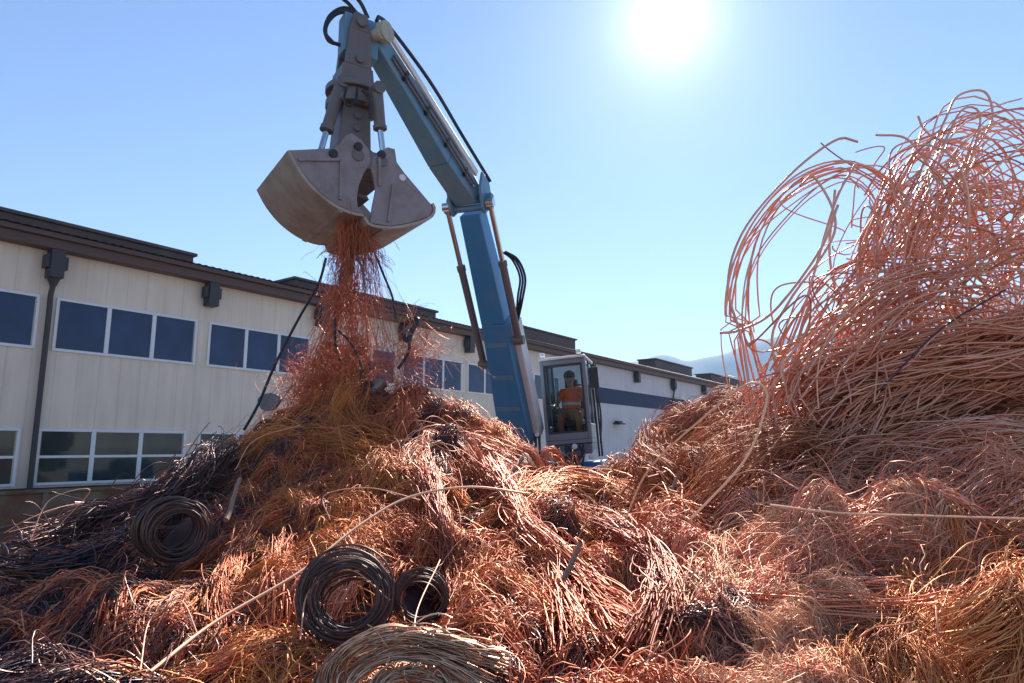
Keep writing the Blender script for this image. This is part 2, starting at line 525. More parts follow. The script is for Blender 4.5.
def drop(px, py):
    """Where the sight line through each pixel first meets the heap: x, y and hit flag."""
    rx, rz = ray(px, py)
    X = rx[:, None] * STEPS; Z = EYE + rz[:, None] * STEPS
    below = Z < H(X, np.broadcast_to(STEPS, X.shape))
    hit = below.any(1); k = below.argmax(1)
    F = STEPS[k]
    return rx * F, F, hit


def inpoly(px, py, poly):
    c = np.zeros(len(px), bool); n = len(poly)
    for i in range(n):
        x1, y1 = poly[i]; x2, y2 = poly[i - 1]
        cond = ((y1 > py) != (y2 > py))
        c ^= cond & (px < (x2 - x1) * (py - y1) / (y2 - y1 + 1e-9) + x1)
    return c


KEEP_OFF = [(178, 540, 36), (345, 605, 48), (413, 604, 30)]     # coil mouths stay open


def seeds(poly, n):
    poly = np.array(poly, float)
    lo, hi = poly.min(0), poly.max(0)
    out = []; got = 0
    for _ in range(60):
        px = rng.uniform(lo[0], hi[0], n); py = rng.uniform(lo[1], hi[1], n)
        k = inpoly(px, py, poly)
        for cx, cy, r in KEEP_OFF: k &= (px - cx) ** 2 + (py - cy) ** 2 > r * r
        px, py = px[k], py[k]
        x, y, h = drop(px, py)
        out.append(np.c_[x[h], y[h]]); got += h.sum()
        if got >= n: break
    return np.vstack(out)[:n]


def img_dir(phi, k=2.0):
    """Heading over the heap that shows at angle phi in the picture (0 right, 90 down)."""
    return np.arctan2(-np.sin(phi) * k, np.cos(phi))


def field(st, poly, n, r, length, phi, spread, curl, lift=.05, amp=.04, K=14, sides=3, flow=None, k=2.0, side=0):
    """Loose single wires lying over the heap."""
    s = seeds(poly, n)
    if side: s = s[side * tone(s[:, 0], s[:, 1]) + rng.normal(0, .3, len(s)) > 0]
    n = len(s)
    L_ = rng.uniform(*length, n)
    th = img_dir(R(phi) + rng.normal(0, R(spread), n), k)
    th = th + np.where(rng.random(n) < .5, math.pi, 0)
    cu = rng.normal(0, curl, n)
    nz = flow or Noise(8, 4.0)
    pts = np.zeros((n, K, 3)); x, y = s[:, 0].copy(), s[:, 1].copy()
    ds = L_ / (K - 1)
    ph = rng.uniform(0, 6.28, n); fr = rng.uniform(1.5, 5, n); am = np.abs(rng.normal(0, amp, n)); bs = rng.uniform(-.01, lift, n)
    wig = rng.normal(0, .15, (n, K))
    for i in range(K):
        pts[:, i, 0] = x; pts[:, i, 1] = y
        u = i / (K - 1)
        pts[:, i, 2] = H(x, y) + bs + am * np.sin(ph + fr * u * 2) + .01
        a = th + cu * (u - .5) * 2 + .5 * nz(x, y) + wig[:, i]
        x = x + np.cos(a) * ds; y = y + np.sin(a) * ds
    st.add(pts, rng.uniform(r[0], r[1], n), sides)


def hank(st, ctr, n, R0, r, flare=.25, wob=.02, twist=.6, K=18, sides=3, span=(.45, 1.0), squash=1.0, sag=0.0, taper=True):
    """A bundle of wires running along the centre line ctr."""
    dense = crom(ctr, 160)
    T = np.gradient(dense, axis=0); T /= np.linalg.norm(T, axis=1, keepdims=True)
    up = np.array([0, 0, 1.0])
    A = np.cross(T, up); A /= np.linalg.norm(A, axis=1, keepdims=True) + 1e-6; B = np.cross(A, T)
    sp = rng.uniform(*span, n); s0 = rng.uniform(0, 1, n) * (1.0 - sp)
    u = s0[:, None] + sp[:, None] * np.linspace(0, 1, K)[None]
    ii = u * 159
    ix = lambda X: np.stack([np.interp(ii, np.arange(160), X[:, j]) for j in range(3)], -1)
    c, a, b = ix(dense), ix(A), ix(B)
    rad = np.sqrt(rng.uniform(.15, 1, n)); an = rng.uniform(0, 6.28, n)
    tw = rng.normal(twist, .5, n)
    ang = an[:, None] + tw[:, None] * u * 3
    prof = R0 * (1 - flare + flare * (np.abs(u - .5) * 2) ** 2 * 2)
    if taper: prof = prof * (.55 + .45 * np.sin(np.pi * np.clip(u, .02, .98)) ** .5)
    w1 = rng.normal(0, 1, (n, 1, 3)) * np.sin(rng.uniform(2, 9, (n, 1, 1)) * u[..., None] * 2 + rng.uniform(0, 6.28, (n, 1, 3)))
    pts = c + (prof * rad[:, None] * np.cos(ang))[..., None] * a + (squash * prof * rad[:, None] * np.sin(ang))[..., None] * b + w1 * wob
    st.add(pts, rng.uniform(r[0], r[1], n), sides)


tone = Noise(10, 2.6)


def wads(groups, poly, n, size, width, phi, spread, strands, r, rise=.12, wob=.018, weights=None, k=2.0, thin=.78):
    """Short hanks of wire lying every way on the heap; each goes to one of the given Strands."""
    r = (r[0] * thin, r[1] * thin); strands = int(strands * 1.25)
    s = seeds(poly, n)
    for x, y in s:
        L_ = rng.uniform(*size)
        th = float(img_dir(R(phi) + rng.normal(0, R(spread)), k)); cu = rng.normal(0, .9)
        pts = []
        q = np.array([x, y]) - np.array([math.cos(th), math.sin(th)]) * L_ / 2
        W = rng.uniform(*width)
        for i in range(6):
            u = i / 5
            a = th + cu * (u - .5) * 2
            z = float(H(q[0], q[1])) + rise * math.sin(math.pi * u) * rng.uniform(.6, 1.2) - .25 * W - .06 * (abs(u - .5) * 2) ** 3
            pts.append((q[0], q[1], z))
            q = q + np.array([math.cos(a), math.sin(a)]) * L_ / 5
        v = .5 + .5 * math.tanh(1.2 * (float(tone(np.array([x]), np.array([y]))[0]) + rng.normal(0, .35)))
        g = groups[min(len(groups) - 1, int(np.searchsorted(np.cumsum(weights or [1]), v)))]
        hank(g, pts, int(strands * rng.uniform(.5, 1.2)), W, r, flare=.3, wob=wob * rng.uniform(.8, 2.4), twist=rng.normal(0, .8), K=14, span=(.5, 1), squash=.8)


# ------------------------------------------------------------------ the setting
def structure(o): o['kind'] = 'structure'; return o


g = MB(); g.put([(-6000, -6000, -.2), (6000, -6000, -.2), (6000, 6000, -.2), (-6000, 6000, -.2)], [(0, 1, 2, 3)])
structure(g.build('ground', M['ground']))

# mountains
nx, ny = 150, 26
xs = np.linspace(-300, 2600, nx); V = []
n1, n2 = Noise(10, .006, 1), Noise(12, .03, 1)
n3 = Noise(14, .02, 2)
for j in range(ny):
    v = j / (ny - 1)
    for i, x in enumerate(xs):
        crest = 328 + .2 * (x - 560) + 20 * float(n1(np.array([x]))[0]) + 9 * float(n2(np.array([x]))[0])
        crest *= min(1, max(0, (x + 300) / 500))
        y = 2000 + 700 * v
        z = crest * math.sin(min(1, v / .7) * math.pi / 2) * (1 if v < .7 else 1 - (v - .7) * 1.2)
        z += 7 * float(n3(np.array([x]), np.array([y]))[0]) * math.sin(math.pi * v)
        V.append((x, y, z - 3))
F = [(j * nx + i, j * nx + i + 1, (j + 1) * nx + i + 1, (j + 1) * nx + i) for j in range(ny - 1) for i in range(nx - 1)]
structure(link('mountain', raw_mesh('mountain', np.array(V), np.array(F)), M['hill']))

# ------------------------------------------------------------------ the long hall
WX, WY = -12.4, 18.0
hall = empty('industrial_hall', (WX, WY, 0), (0, 0, math.atan2(.811, .585)))
tag(hall, 'long two storey cream panelled hall with brown flat roof and blue windows', 'building')
T0, T1 = -14.0, 66.0
ZE = EYE + 5.30            # underside of eave
ZW0 = EYE - 1.05           # bottom of the cream wall
mb = MB(); mb.box(T0, T1, 0, 16, ZW0, ZE + .2); mb.build('wall', M['wall'], hall)
mb = MB(); mb.box(T0 + .1, T1 - .1, .12, 15.9, -.2, ZW0 + .05); mb.build('plinth', M['concrete'], hall)
# fascia in two steps and gutter edge
mb = MB()
mb.box(T0 - .4, T1 + .4, -.42, 16.4, ZE, ZE + .26)
mb.box(T0 - .5, T1 + .5, -.55, 16.5, ZE + .262, ZE + .40)
mb.build('fascia', M['fascia'], hall, bevel=.01)
mb = MB()
nr = 700                       # corrugated roof edge
tt = np.linspace(T0 - .5, T1 + .5, nr)
V = []
for t, zz in zip(tt, np.arange(nr) % 2):
    V += [(t, -.62, ZE + .41 + .03 * zz), (t, 8, ZE + .95 + .03 * zz), (t, 16.5, ZE + .41 + .03 * zz)]
F = []
for i in range(nr - 1):
    F += [(3 * i, 3 * i + 3, 3 * i + 4, 3 * i + 1), (3 * i + 1, 3 * i + 4, 3 * i + 5, 3 * i + 2)]
mb.put(V, F); roof = mb.build('roof', M['roof'], hall)
# roof boxes (skylight monitors) standing on the roof
for (t0, t1, y0, y1, h) in ((-14, 3.7, .2, 2.6, .55), (7.6, 15.4, .2, 2.6, .6), (21.5, 28.2, .2, 1.8, .95), (40.2, 47.8, .2, 1.6, 1.05), (52.5, 62.5, .2, 1.6, 1.0)):
    mb = MB(); mb.box(t0, t1, y0, y1, ZE + .4, ZE + .4 + h - .1); mb.box(t0 - .08, t1 + .08, y0 - .1, y1 + .1, ZE + .402 + h - .1, ZE + .4 + h)
    mb.build('roof_vent', M['roofbox'], roof, bevel=.01)


def window(t0, t1, z0, z1, cols, rows, pane):
    fw = .075
    mb = MB()
    mb.box(t0 - fw, t1 + fw, -.05, .03, z0 - fw, z0); mb.box(t0 - fw, t1 + fw, -.05, .03, z1, z1 + fw)
    mb.box(t0 - fw, t0, -.05, .03, z0 + .001, z1 - .001); mb.box(t1, t1 + fw, -.05, .03, z0 + .001, z1 - .001)
    for i in range(1, cols):
        x = t0 + (t1 - t0) * i / cols
        mb.box(x - .06, x + .06, -.045, .03, z0 + .001, z1 - .001)
    for j in range(1, rows):
        z = z0 + (z1 - z0) * j / rows
        for i in range(cols):
            a = t0 + (t1 - t0) * i / cols + (.061 if i else .001); b = t0 + (t1 - t0) * (i + 1) / cols - (.061 if i < cols - 1 else .001)
            mb.box(a, b, -.043, .03, z - .035, z + .035)
    fr = mb.build('window', M['frame'], hall, bevel=.006)
    mb = MB()
    for i in range(cols):
        a = t0 + (t1 - t0) * i / cols; b = t0 + (t1 - t0) * (i + 1) / cols
        mb.box(a + .03, b - .03, -.018, -.006, z0 - .01, z1 + .01)
    mb.build('pane', pane, fr)


WZ0, WZ1 = EYE + 2.66, EYE + 3.98
mod = 4.40
for k in range(-3, 6):
    window(-.06 + k * mod, 3.80 + k * mod, WZ0, WZ1, 3, 1, M['pane'])
for k in range(-3, 5):
    window(-.16 + k * mod, 3.70 + k * mod, EYE - .92, EYE + .42, 3, 2, M['pane_low'])
mb = MB(); mb.box(27.5, 62, -.022, -.004, EYE + 2.83, EYE + 3.83); mb.build('window_band', M['band'], hall)
# rainwater hoppers and pipes
for t in (-9.0, -.32, 4.18, 8.6, 13.0, 17.4, 21.8, 29.6, 36.1, 42.7, 49.5, 56.5):
    mb = MB(); mb.box(t - .17, t + .17, -.40, -.03, ZE - .78, ZE - .002); mb.box(t - .27, t + .27, -.34, -.06, ZE - .52, ZE - .16)
    if t in (-9.0, -.32, 21.8, 42.7): mb.cyl((t, -.2, ZE - .78), (t, -.2, ZE - 1.0), .16, .075, 12)
    hp = mb.build('hopper', M['pipe'], hall, bevel=.01)
    if t in (-9.0, -.32, 21.8, 42.7):
        mb = MB(); mb.tube([(t, -.2, ZE - .95), (t - .02, -.16, ZE - 1.3), (t, -.13, ZE - 1.7), (t, -.13, 4), (t, -.13, 1.6), (t, -.13, 0)], .068, 10, 50)
        mb.build('downpipe', M['pipe'], hall, smooth=True)
mb = MB(); mb.box(32.6, 33.5, -.5, -.02, EYE + 1.5, EYE + 1.58); mb.box(32.8, 33.3, -.35, -.021, EYE + 1.582, EYE + 1.72); mb.build('wall_lamp', M['black'], hall)

mb = MB(); mb.box(-12, 9, -1.35, -1.0, -.2, EYE - 1.12); mb.box(-12, 9, -1.40, -.95, EYE - 1.118, EYE - 1.04)
for t in np.arange(-10, 9, 2.4): mb.box(t - .07, t + .07, -1.43, -1.352, -.2, EYE - 1.12)
o = mb.build('retaining_wall', M['concrete'], None, bevel=.015)
o.location = hall.location; o.rotation_euler = hall.rotation_euler
tag(o, 'low rust stained concrete wall under the ground floor windows at the left', 'wall')

# ------------------------------------------------------------------ the material handler
ROOT = np.array([1.35, 15.6, 0.0])
ex = empty('material_handler', ROOT)
tag(ex, 'blue scrap handling machine with raised cab, long boom and open clamshell grapple', 'excavator')
XB = lambda: MB(ROOT)
YAW = R(-13)
fwd = np.array([math.sin(YAW), -math.cos(YAW), 0]); rgt = np.array([math.cos(YAW), math.sin(YAW), 0])
upv = np.array([0, 0, 1.0])


def L2W(o, x, y, z): return o + rgt * x - fwd * y + upv * z


def obox(mb, o, x0, x1, y0, y1, z0, z1):
    mb.hexa([L2W(o, *p) for p in ((x0, y0, z0), (x1, y0, z0), (x1, y1, z0), (x0, y1, z0), (x0, y0, z1), (x1, y0, z1), (x1, y1, z1), (x0, y1, z1))])


# undercarriage and upper body
mb = XB(); obox(mb, ROOT, -1.1, 1.1, -2.2, 2.4, .55, 1.15); obox(mb, ROOT, -1.35, 1.35, -1.7, -1.3, .5, .8); obox(mb, ROOT, -1.35, 1.35, 1.5, 1.9, .5, .8)
mb.cyl(ROOT + (0, 0, 1.15), ROOT + (0, 0, 1.4), .8, n=32); mb.build('undercarriage', M['black'], ex, bevel=.02)
for sx in (-1, 1):
    for yy in (-1.5, 1.7):
        c0 = L2W(ROOT, sx * 1.05, yy, .48); c1 = L2W(ROOT, sx * 1.5, yy, .48)
        mb = XB(); mb.cyl(c0, c1, .58, n=32); wt = mb.build('wheel', M['tyre'], ex, smooth=True, bevel=.05)
        mb = XB(); mb.cyl(c0 + (c1 - c0) * .2, c0 + (c1 - c0) * 1.03, .28, n=20); mb.build('rim', M['blue_worn'], wt, smooth=True)
mb = XB(); obox(mb, ROOT, -1.3, 1.3, -.6, 2.6, 1.4, 1.95); obox(mb, ROOT, -1.25, 1.25, .9, 2.6, 1.952, 2.35); mb.build('upper_body', M['blue'], ex, bevel=.04)
mb = XB(); obox(mb, ROOT, -1.0, 1.0, 1.1, 2.4, 2.352, 2.45); mb.cyl(L2W(ROOT, .8, 1.6, 2.45), L2W(ROOT, .8, 1.6, 2.8), .07); mb.build('engine_cover', M['black'], ex, bevel=.02)

# cab, tilted a little with the machine
CO = P(569, 441, 13.6)
CABM = Matrix.Translation(Vector(CO)) @ Euler((0, R(-4.5), 0)).to_matrix().to_4x4() @ Euler((0, 0, YAW)).to_matrix().to_4x4()
CW = .47; CD = 1.45; CH = 1.66


class CB(MB):
    def build(s, *a, **k):
        s.v = [tuple(np.array(CABM @ Vector(p)) - ROOT) for p in s.v]
        return MB.build(s, *a, **k)


mb = CB()
pw = .055
for sx in (-1, 1):
    x = sx * CW
    mb.box(min(x, x - sx * pw * 1.3), max(x, x - sx * pw * 1.3), 0, .09, .02, CH)
    mb.box(min(x, x - sx * pw), max(x, x - sx * pw), CD - .09, CD, .02, CH)
    mb.box(min(x, x - sx * pw), max(x, x - sx * pw), .70, .76, .3, CH)
    mb.box(min(x, x - sx * pw), max(x, x - sx * pw), .091, CD - .091, .02, .32)
mb.box(-CW + .073, CW - .073, 0, .06, 0.02, .16); mb.box(-CW + .073, CW - .073, .0, .08, CH - .10, CH)
mb.box(-CW, CW, 0, CD, -.06, .018); mb.box(-CW + .056, CW - .056, CD - .05, CD, .02, .75)
cab = mb.build('cab', M['cabgrey'], ex, bevel=.012)
mb = CB(); mb.box(-CW - .02, CW + .02, -.06, CD + .02, CH + .002, CH + .06); mb.build('cab_roof', M['cabroof'], cab, bevel=.025)
mb = CB(); mb.box(-CW + .074, CW - .074, .03, .042, .162, CH - .102); mb.build('windscreen', M['glass'], cab)
mb = CB()
a_, b_ = CW - .075, .035
mb.box(-a_, a_, -.004, .028, .162, .162 + b_); mb.box(-a_, a_, -.004, .028, CH - .102 - b_, CH - .102)
for sx in (-1, 1): x = sx * (a_ - b_ / 2); mb.box(x - b_ / 2, x + b_ / 2, -.006, .026, .163 + b_, CH - .103 - b_)
mb.build('windscreen_seal', M['black'], cab)
mb = CB(); mb.cyl((.05, -.02, .18), (-.16, -.02, .75), .01, n=6); mb.cyl((-.18, -.012, .45), (-.14, -.012, 1.0), .008, n=6); mb.build('wiper', M['black'], cab)
for sx in (-1, 1):
    mb = CB(); x = sx * (CW - .025); mb.box(x - .005, x + .005, .092, CD - .092, .322, CH - .01); mb.build('side_window', M['glass'], cab)
mb = CB(); mb.box(-CW + .06, CW - .06, CD - .03, CD - .02, .752, CH - .01); mb.build('rear_window', M['glass'], cab)
mb = CB(); mb.box(-.25, .25, .62, 1.12, .30, .44); mb.box(-.24, .24, 1.08, 1.22, .44, 1.12); mb.box(-.14, .14, 1.1, 1.2, 1.13, 1.34)
for sx in (-1, 1): mb.box(sx * .33 - .05, sx * .33 + .05, .62, 1.0, .42, .56)
mb.box(-.2, .2, .7, 1.05, .03, .299)
mb.build('driver_seat', M['seat'], cab, bevel=.03)
for sx in (-1, 1):
    mb = CB(); mb.cyl((sx * .33, .60, .50), (sx * .33, .56, .70), .018); mb.ball((sx * .33, .56, .72), .035, 6); mb.build('joystick', M['black'], cab)
mb = CB(); mb.box(CW + .06, CW + .24, .0, .06, 1.02, 1.44); mb.tube([(CW + .0, .1, 1.5), (CW + .1, .06, 1.52), (CW + .15, .03, 1.4)], .014, 6); mb.build('mirror', M['black'], cab, bevel=.015)
mb = CB()
for x in (CW + .10, CW + .16): mb.tube([(x, .12, -.35), (x, .12, .4), (x, .12, 1.0)], .022, 6)
mb.tube([(CW + .13, .3, -.1), (CW + .19, .3, .5), (CW + .13, .3, 1.2), (CW + .02, .3, 1.4)], .02, 6)
mb.build('handrail', M['black'], cab)
for (x, z, r_) in ((.12, -.12, .06), (.43, -.33, .055), (-.62, .18, .055), (-.62, -.42, .06)):
    mb = CB(); mb.cyl((x, -.02, z), (x, -.12, z), r_ * .7, r_, 14); hl = mb.build('headlight', M['black'], ex, smooth=True)
    mb = CB(); mb.cyl((x, -.121, z), (x, -.135, z), r_ * .95, r_ * .7, 14); mb.build('lens', M['lamp'], hl, smooth=True)
for x in (-.4, .36):
    mb = CB(); mb.box(x - .05, x + .05, -.05, .03, CH + .092, CH + .17); mb.build('roof_lamp', M['lamp'], cab, bevel=.01)
# bracket, hoses, ladder and the blue platform below the cab
mb = CB(); mb.box(-.45, .45, .1, 1.3, -.28, -.062); mb.box(-.16, .16, .3, .9, -1.2, -.281); mb.cyl((-.3, .05, -.25), (.3, .05, -.25), .09); mb.build('cab_riser', M['cabgrey'], ex, bevel=.02)
mb = CB(); mb.box(.18, .62, .1, 1.2, -1.1, -.45); mb.box(.2, .6, .05, .099, -.9, -.5); mb.build('platform', M['blue'], ex, bevel=.02)
mb = CB()
for x in (.66, .78): mb.tube([(x, .0, -1.2), (x + .0, .02, -.7), (x - .06, .02, -.42)], .025, 6)
for z in (-.6, -.8, -1.0): mb.tube([(.66, .0, z), (.78, .0, z)], .018, 6)
mb.build('ladder', M['cabroof'], ex)
mb = CB()
for k in range(9):
    x0 = rng.uniform(-.6, .3); x1 = rng.uniform(-.75, .5)
    mb.tube([(x0, -.02, -.1), (x0 + rng.uniform(-.1, .1), -.22, -.35), (x1, -.15, -.6), (x1 - .1, .1, -1.0)], rng.uniform(.014, .026), 6)
for x in (-.66, -.58): mb.tube([(x, -.05, .35), (x - .02, -.08, -.2), (x - .04, -.05, -1.0)], .03, 6)
mb.cyl((-.1, -.1, -.42), (.0, -.25, -.42), .13, n=16)
mb.build('hydraulic_hoses', M['black'], ex)

# boom: wide at the foot, narrower at the elbow
Bf = P(519, 442, 14.0); El = P(470, 200, 11.2); Tp = P(371, 37, 8.75)
side = np.cross(El - Bf, upv); side /= np.linalg.norm(side)
if side[0] < 0: side = -side
sid2 = np.cross(Tp - El, upv); sid2 /= np.linalg.norm(sid2)
if sid2[0] < 0: sid2 = -sid2
bt = (El - Bf) / np.linalg.norm(El - Bf); bn = np.cross(side, bt)          # bn: away from / towards camera
if bn[1] > 0: bn = -bn                                                     # front (camera) normal
mb = XB(); mid = Bf + (El - Bf) * .55 + side * .06
mb.beam(Bf, mid, side, .64, .55, .47, .58); mb.beam(mid + bt * .002, El - bt * .22, side, .47, .58, .38, .40)
boom = mb.build('boom', M['blue'], ex, bevel=.025)
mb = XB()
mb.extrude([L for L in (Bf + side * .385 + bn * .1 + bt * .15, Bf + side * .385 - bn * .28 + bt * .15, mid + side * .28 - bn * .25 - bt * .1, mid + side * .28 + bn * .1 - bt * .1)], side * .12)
mb.build('boom_side_plate', M['cabroof'], boom, bevel=.01)  # white plate along the right side of the lower boom
# elbow yoke
mb = XB()
for sx in (-1, 1):
    c = El + side * sx * .27
    mb.extrude([c - bt * .22 + bn * .2, c - bt * .1 + bn * .3, c + bt * .25 + bn * .22, c + bt * .45 - bn * .05, c + bt * .2 - bn * .28, c - bt * .2 - bn * .25], side * .05 * sx)
mb.cyl(El - side * .42, El + side * .42, .085, n=18)
mb.cyl(El - side * .46 - bt * .12 + bn * .12, El + side * .44 - bt * .12 + bn * .12, .06, n=14)
mb.build('elbow_yoke', M['blue_worn'], ex, bevel=.012)
# two cylinders beside the boom: barrel below, bright rod above
for sx in (-1, 1):
    a = El + side * sx * .40 - bt * .05 + bn * .14; c = Bf + side * (sx * .40 + .05) + bt * (1.9 if sx < 0 else 2.4) + bn * .12
    m1 = a + (c - a) * (.36 if sx < 0 else .42)
    mb = XB(); mb.cyl(m1, c, .068, n=18); mb.cyl(m1 - (c - a) * .012, m1 + (c - a) * .02, .082, n=18); mb.cyl(c - side * .1, c + side * .1, .09, n=14)
    cy = mb.build('boom_cylinder', M['steel'], ex, smooth=True)
    mb = XB(); mb.cyl(a, m1, .045, n=14); mb.cyl(a - side * .07, a + side * .07, .08, n=14); mb.build('rod', M['chrome'], cy, smooth=True)
mb = XB()
q = El + side * .52
for k in range(3):
    d_ = side * (.05 * k)
    mb.tube([q - bt * 1.0 - side * .1 + d_ * .5, q - bt * 1.2 + side * .02 + d_ - bn * .1, q - bt * 1.55 + side * .1 + d_ - bn * .1, q - bt * 1.9 + side * .02 + d_, q - bt * 2.4 - side * .1 + d_ * .3], .022, 6)

    mb.build('boom_hose', M['rubber'], ex); mb = XB()
# stick
st_t = (Tp - El) / np.linalg.norm(Tp - El); sn = np.cross(sid2, st_t)
if sn[2] < 0: sn = -sn                                                     # upper side of the stick
mb = XB(); mb.beam(El + st_t * .05, El + st_t * 1.0, sid2, .42, .38, .39, .52); mb.beam(El + st_t * 1.002, Tp - st_t * .05, sid2, .39, .52, .27, .31)
stick = mb.build('stick', M['blue_worn'], ex, bevel=.02)
mb = XB()
for sx in (-1, 1):
    mb.beam(El + st_t * .35 + sn * .22 + sid2 * sx * .25, Tp + sn * .19 + sid2 * sx * .17, sid2, .05, .12, .04, .09)
mb.build('flange', M['cabroof'], stick, bevel=.008)
for off in (-.06, .02):                                                    # steel pipes clipped to the side of the stick
    mb = XB(); mb.tube([El + st_t * .3 + sid2 * .245 + sn * off, El + st_t * 1.2 + sid2 * .225 + sn * off, Tp - st_t * .35 + sid2 * .17 + sn * off], .018, 8)
    mb.build('pipe', M['steel'], stick, smooth=True)
for k in range(4):
    c_ = El + st_t * (.6 + .62 * k) + sid2 * (.225 - .015 * k); mb = XB(); mb.beam(c_ - sn * .11, c_ + sn * .07, sid2, .07, .05, .07, .05); mb.build('clamp', M['black'], stick, bevel=.006)
for k in range(3):                                                         # stiffener plates and a hatch on the boom
    c_ = Bf + (mid - Bf) * (.35 + .25 * k); mb = XB(); mb.beam(c_ - side * (.24 - .02 * k) + bn * .285, c_ + side * (.24 - .02 * k) + bn * .285, bt, .09, .02, .09, .02); mb.build('stiffener', M['blue_worn'], boom, bevel=.004)
mb = XB(); a = El + st_t * .4 + sn * .50; c = Tp - st_t * .15 + sn * .28
mb.cyl(a, a + (c - a) * .72, .085, n=18); cy = mb.build('stick_cylinder', M['blue'], ex, smooth=True)
mb = XB(); mb.cyl(a + (c - a) * .72, c, .05, n=14); mb.build('rod', M['chrome'], cy, smooth=True)
mb = XB(); mb.tube([El + sn * .4 + sid2 * .3, El + st_t * .9 + sn * .66 + sid2 * .1, El + st_t * 2 + sn * .58 + sid2 * .12, Tp + sn * .36 + sid2 * .1, Tp + st_t * .12 + sn * .15 + sid2 * .12], .03, 6)
mb.build('stick_hose', M['rubber'], ex)
mb = XB(); mb.cyl(Tp - sid2 * .24, Tp + sid2 * .26, .11, n=18); mb.cyl(Tp + sid2 * .2, Tp + sid2 * .30, .15, n=18); mb.cyl(Tp - sn * .12 - sid2 * .2 + st_t * .05, Tp - sn * .12 + sid2 * .27 + st_t * .05, .08, n=14)
mb.build('stick_pin', M['cast'], ex, smooth=True)

# grapple
PIN = P(370, 158, 8.0)
u_ = np.array([.83, .56, 0]); u_ /= np.linalg.norm(u_); h_ = np.array([-.56, .83, 0]); h_ /= np.linalg.norm(h_)


def onplane(px, py, back=0.0):
    """Point of the grapple's near side plane seen at a pixel."""
    rx, rz = ray(px, py); d_ = np.array([float(rx), 1.0, float(rz)]); o = np.array([0, 0, EYE])
    t = (PIN + h_ * back - o).dot(h_) / d_.dot(h_)
    return o + d_ * t


SW = 1.45
CEN = PIN + h_ * SW / 2
left = [(290, 150), (334, 148), (341, 143), (346, 135), (352, 133), (362, 140), (369, 150), (371, 162), (364, 173), (359, 185), (357, 198), (358, 207), (366, 214)]
arcL = [(366, 214), (350, 211), (332, 202), (314, 187), (300, 169), (290, 150)]
right = [(371, 168), (373, 158), (378, 152), (388, 147), (395, 149), (397, 162), (404, 172), (431, 204)]
arcR = [(431, 204), (433, 210), (428, 217), (410, 223), (390, 226), (370, 223), (366, 214)]
inR = [(373, 204), (376, 190), (374, 178)]
grap = None
HUB = CEN + upv * .05
# body (tower), rotator
mb = XB()
Z = lambda p, z: np.array([p[0], p[1], z])
zp = PIN[2]
HEAD = np.array([CEN[0], CEN[1], 0])
ztop = Tp[2]


def gb(mb, u0, u1, h0, h1, z0, z1, u2=None, u3=None):
    b = HEAD
    u2 = u0 if u2 is None else u2; u3 = u1 if u3 is None else u3
    mb.hexa([b + u_ * u0 + h_ * h0 + upv * z0, b + u_ * u1 + h_ * h0 + upv * z0, b + u_ * u1 + h_ * h1 + upv * z0, b + u_ * u0 + h_ * h1 + upv * z0,
             b + u_ * u2 + h_ * h0 + upv * z1, b + u_ * u3 + h_ * h0 + upv * z1, b + u_ * u3 + h_ * h1 + upv * z1, b + u_ * u2 + h_ * h1 + upv * z1])


gb(mb, -.40, .36, -.24, .24, zp - .12, zp + .35, -.24, .22); gb(mb, -.24, .22, -.2, .2, zp + .351, zp + .95, -.19, .19)
for zz in (.45, .62, .8): mb.cyl(HEAD - h_ * .24 + upv * (zp + zz), HEAD + h_ * .24 + upv * (zp + zz), .05, n=12)
gb(mb, -.46, .42, -.72, -.3, zp - .14, zp + .10, -.25, .25); gb(mb, -.46, .42, .3, .72, zp - .14, zp + .10, -.25, .25)
mb.cyl(HEAD - h_ * .74 - u_ * .16 + upv * (zp), HEAD + h_ * .74 - u_ * .16 + upv * zp, .085, n=16)
mb.cyl(HEAD - h_ * .74 + u_ * .16 + upv * (zp), HEAD + h_ * .74 + u_ * .16 + upv * zp, .085, n=16)
grap = mb.build('grapple', M['steel'], ex, bevel=.015)
mb = XB()
mb.cyl(HEAD + upv * (zp + .95), HEAD + upv * (zp + 1.05), .36, n=28); mb.cyl(HEAD + upv * (zp + 1.05), HEAD + upv * (zp + 1.17), .30, n=28); mb.cyl(HEAD + upv * (zp + 1.17), HEAD + upv * (zp + 1.25), .37, n=28)
gb(mb, -.25, .23, -.22, .22, zp + 1.251, zp + 1.52, -.22, .20)
for k in range(14):
    a_ = k * 2 * math.pi / 14; q_ = HEAD + u_ * .33 * math.cos(a_) + h_ * .33 * math.sin(a_); mb.cyl(q_ + upv * (zp + .92), q_ + upv * (zp + .949), .025, n=8)
for hh in (-.22, .14):
    gb(mb, -.19, .18, hh, hh + .08, zp + 1.521, ztop - .12, -.15, .15); gb(mb, -.15, .15, hh, hh + .08, ztop - .119, ztop + .14, -.09, .09)
mb.cyl(HEAD - h_ * .27 + upv * ztop, HEAD + h_ * .27 + upv * ztop, .075, n=16); mb.cyl(HEAD - h_ * .26 + upv * (zp + 1.62), HEAD + h_ * .26 + upv * (zp + 1.62), .06, n=16)
mb.build('rotator', M['steel'], grap, bevel=.012)
mb = XB(); gb(mb, -.20, .30, -.13, .13, zp + 1.75, ztop + .16); mb.build('link_block', M['blue_worn'], grap, bevel=.02)


